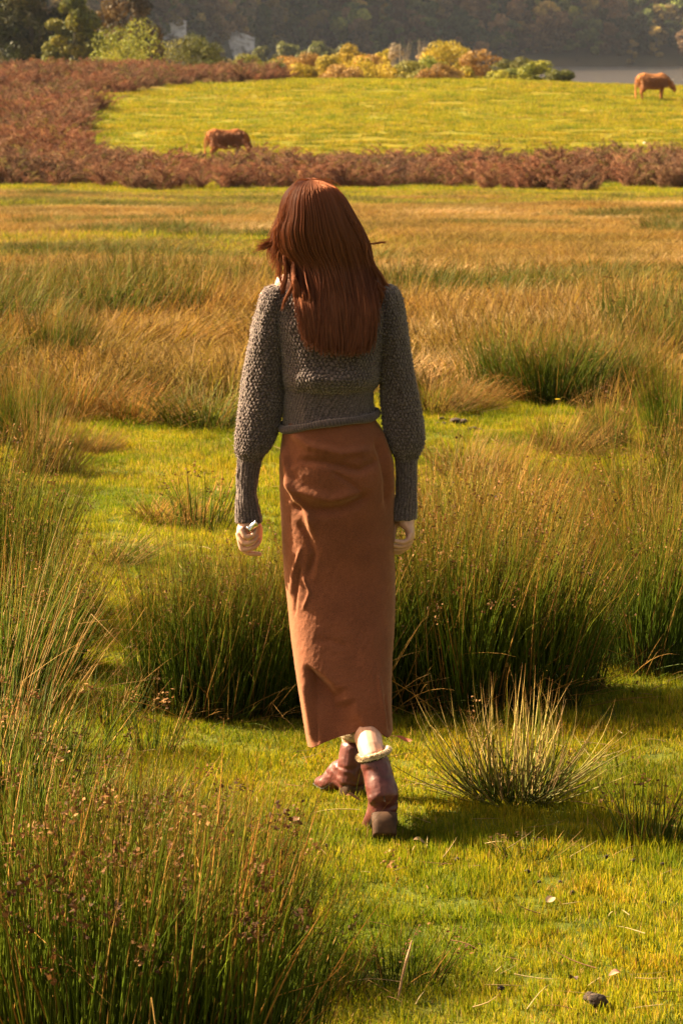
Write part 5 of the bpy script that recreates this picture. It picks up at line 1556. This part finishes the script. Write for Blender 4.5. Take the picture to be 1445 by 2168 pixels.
    G = Geo(); G.add(V, grid_quads(60, 48, True)); top = V[0].mean(0); G.add(np.concatenate([V[0], [top + [0, 0, .008]]]), None, np.stack([np.arange(48), (np.arange(48)+1) % 48, np.full(48, 48)], -1))
    obj('underlayer', G.mesh('underlayer', [um]), ho)
build_hair()

# ================================================================== SMALL THINGS ON THE GROUND
def lump(px, py, size, label, cat, name, mat, seed, flat=.6, pieces=1):
    x, y = ground_at(px, py); r = np.random.default_rng(seed); G = Geo()
    for k in range(pieces):
        v, q, t = ellipsoid((0, 0, 0), (1, 1, 1), 10, 14)
        d = np.array([noise.fractal(Vector(p*2.2 + seed + k*3), 1, 2, 3) for p in v])
        v = v * (1 + .38*d[:, None]) * size * r.uniform(.6, 1) * [1, .8, flat] + ([0, 0, 0] if k == 0 else r.normal(0, size*.8, 3)*[1, 1, .2]) + [0, 0, size*flat*.4 + .015]
        G.add(v, q, t)
    o = obj(name, G.mesh(name, [mat]), None, (x, y, float(TZ(x, y))), label=label, category=cat)
    return o
M_SOIL = simple('dark_soil', (.022, .014, .011), .95, 60, (.06, .035, .025), .006)
lump(1257, 2152, .021, 'dark brown dung lump on the grass at the bottom of the picture', 'dung', 'dung', M_SOIL, 1, .7, 3)
lump(968, 899, .035, 'largest dark clod of earth on the far lawn beside her right sleeve', 'soil clod', 'soil_clod', M_SOIL, 2, .5, 4)
lump(938, 900, .02, 'small dark clod left of the largest clod on the far lawn', 'soil clod', 'soil_clod', M_SOIL, 3, .5, 3)
lump(1000, 916, .025, 'flat dark clod right of and nearer than the largest clod', 'soil clod', 'soil_clod', M_SOIL, 4, .3, 4)
lump(935, 889, .015, 'smallest dark clod farthest back on the lawn beside her sleeve', 'soil clod', 'soil_clod', M_SOIL, 5, .5, 1)
lump(12, 2130, .016, 'dark droppings at the foot of the rushes in the bottom left corner', 'dung', 'dung', M_SOIL, 6, .6, 2)
for k, (px, py) in enumerate([(1115, 1866), (1140, 1889), (1185, 1892), (1210, 1915), (968, 1842), (1400, 1852), (1340, 1845), (1282, 1838), (1404, 1934), (756, 1775), (622, 1828), (1060, 2118), (690, 1808)]):
    o = lump(px, py, .008, 'small dark animal dropping in the near grass', 'dropping', 'dropping', M_SOIL, 10+k, .7, 1); o['group'] = 'droppings in the near grass'
M_WHITE = simple('pale_stone', (.75, .72, .68), .8)
lump(1363, 306, .085, 'tiny white stone on the green hill below the right cow', 'stone', 'stone', M_WHITE, 30, .8, 1)

def leaf(px, py, size, label, tone, seed, rz):
    x, y = ground_at(px, py); n = 9; t = np.linspace(0, 1, n); w = np.sin(t*math.pi)**.8*.32
    V = []
    for k in (-1, -.5, 0, .5, 1):
        V.append(np.stack([(t-.5), k*w, .22*np.abs(k)*w*2 + .15*np.sin(t*4+seed)], -1))
    V = np.array(V)*size
    o = obj('fallen_leaf', mesh('fallen_leaf', V, grid_quads(5, n), None, [simple('dead_leaf', tone, .8, 20, tuple(c*.6 for c in tone))]), None, (x, y, float(TZ(x, y)) + .034), label=label, category='leaf')
    o.rotation_euler = (.25, .1, rz)
leaf(748, 1717, .045, 'curled brown leaf lying between and nearer than her boots', (.32, .14, .05), 1, .3)
leaf(855, 1583, .05, 'reddish leaf on the grass just right of her boot tops', (.35, .10, .05), 2, .2)
leaf(622, 1765, .04, 'brown leaf beside the foreground rushes left of her boots', (.30, .15, .08), 3, .8)
leaf(1163, 1944, .035, 'pale dry leaf in the middle of the near lawn', (.48, .32, .18), 4, 1.1)
leaf(1300, 2106, .03, 'pinkish dead leaf above the dung at lower right', (.42, .20, .13), 5, .4)
leaf(1212, 2116, .03, 'dark brown leaf left of and above the dung at lower right', (.12, .07, .05), 6, 2.0)
leaf(888, 1811, .035, 'pale curled leaf in the grass right of her back boot', (.26, .16, .08), 7, .1)

def stalk():
    x, y = ground_at(842, 2128); r = np.random.default_rng(3)
    P = [(0, 0, 0), (.008, 0, .05), (.018, 0, .09), (.030, .005, .135)]
    v, q, t = ctube(P, [.0028, .0026, .0034, .0012], None, 8, (0, 1, 0))
    obj('dry_stalk', mesh('dry_stalk', v, q, t, [simple('dry_stalk', (.45, .27, .14), .7, 40, (.30, .16, .08), .001)]), None, (x, y, float(TZ(x, y))), label='dry reddish tan stalk standing in the grass at the bottom centre', category='stalk')
stalk()

def flower(px, py, label):
    x, y = ground_at(px, py); G = Geo(); h = .06
    e = empty('yellow_flower', (x, y, float(TZ(x, y))), 0, label=label, category='flower')
    v, q = tube_np([(0, 0, 0), (.005, 0, h)], np.array([.0015, .0012]), 5); obj('stem', mesh('stem', v, q, None, [simple('flower_stem', (.06, .10, .01))]), e)
    for k in range(10):
        a = k/10*6.28; c, s = math.cos(a), math.sin(a)
        G.add([(.004+.002*c, .002*s, h), (.005+.013*c-.004*s, .013*s+.004*c, h+.004), (.005+.018*c, .018*s, h+.003), (.005+.013*c+.004*s, .013*s-.004*c, h+.004)], [(0, 1, 2, 3)])
    obj('petals', G.mesh('petals', [simple('yellow_petal', (.85, .62, .01), .6)], False), e)
flower(1188, 858, 'yellow flower in front of the broad dark rush clump')
flower(1177, 864, 'smaller yellow flower left of the other before the dark rushes')
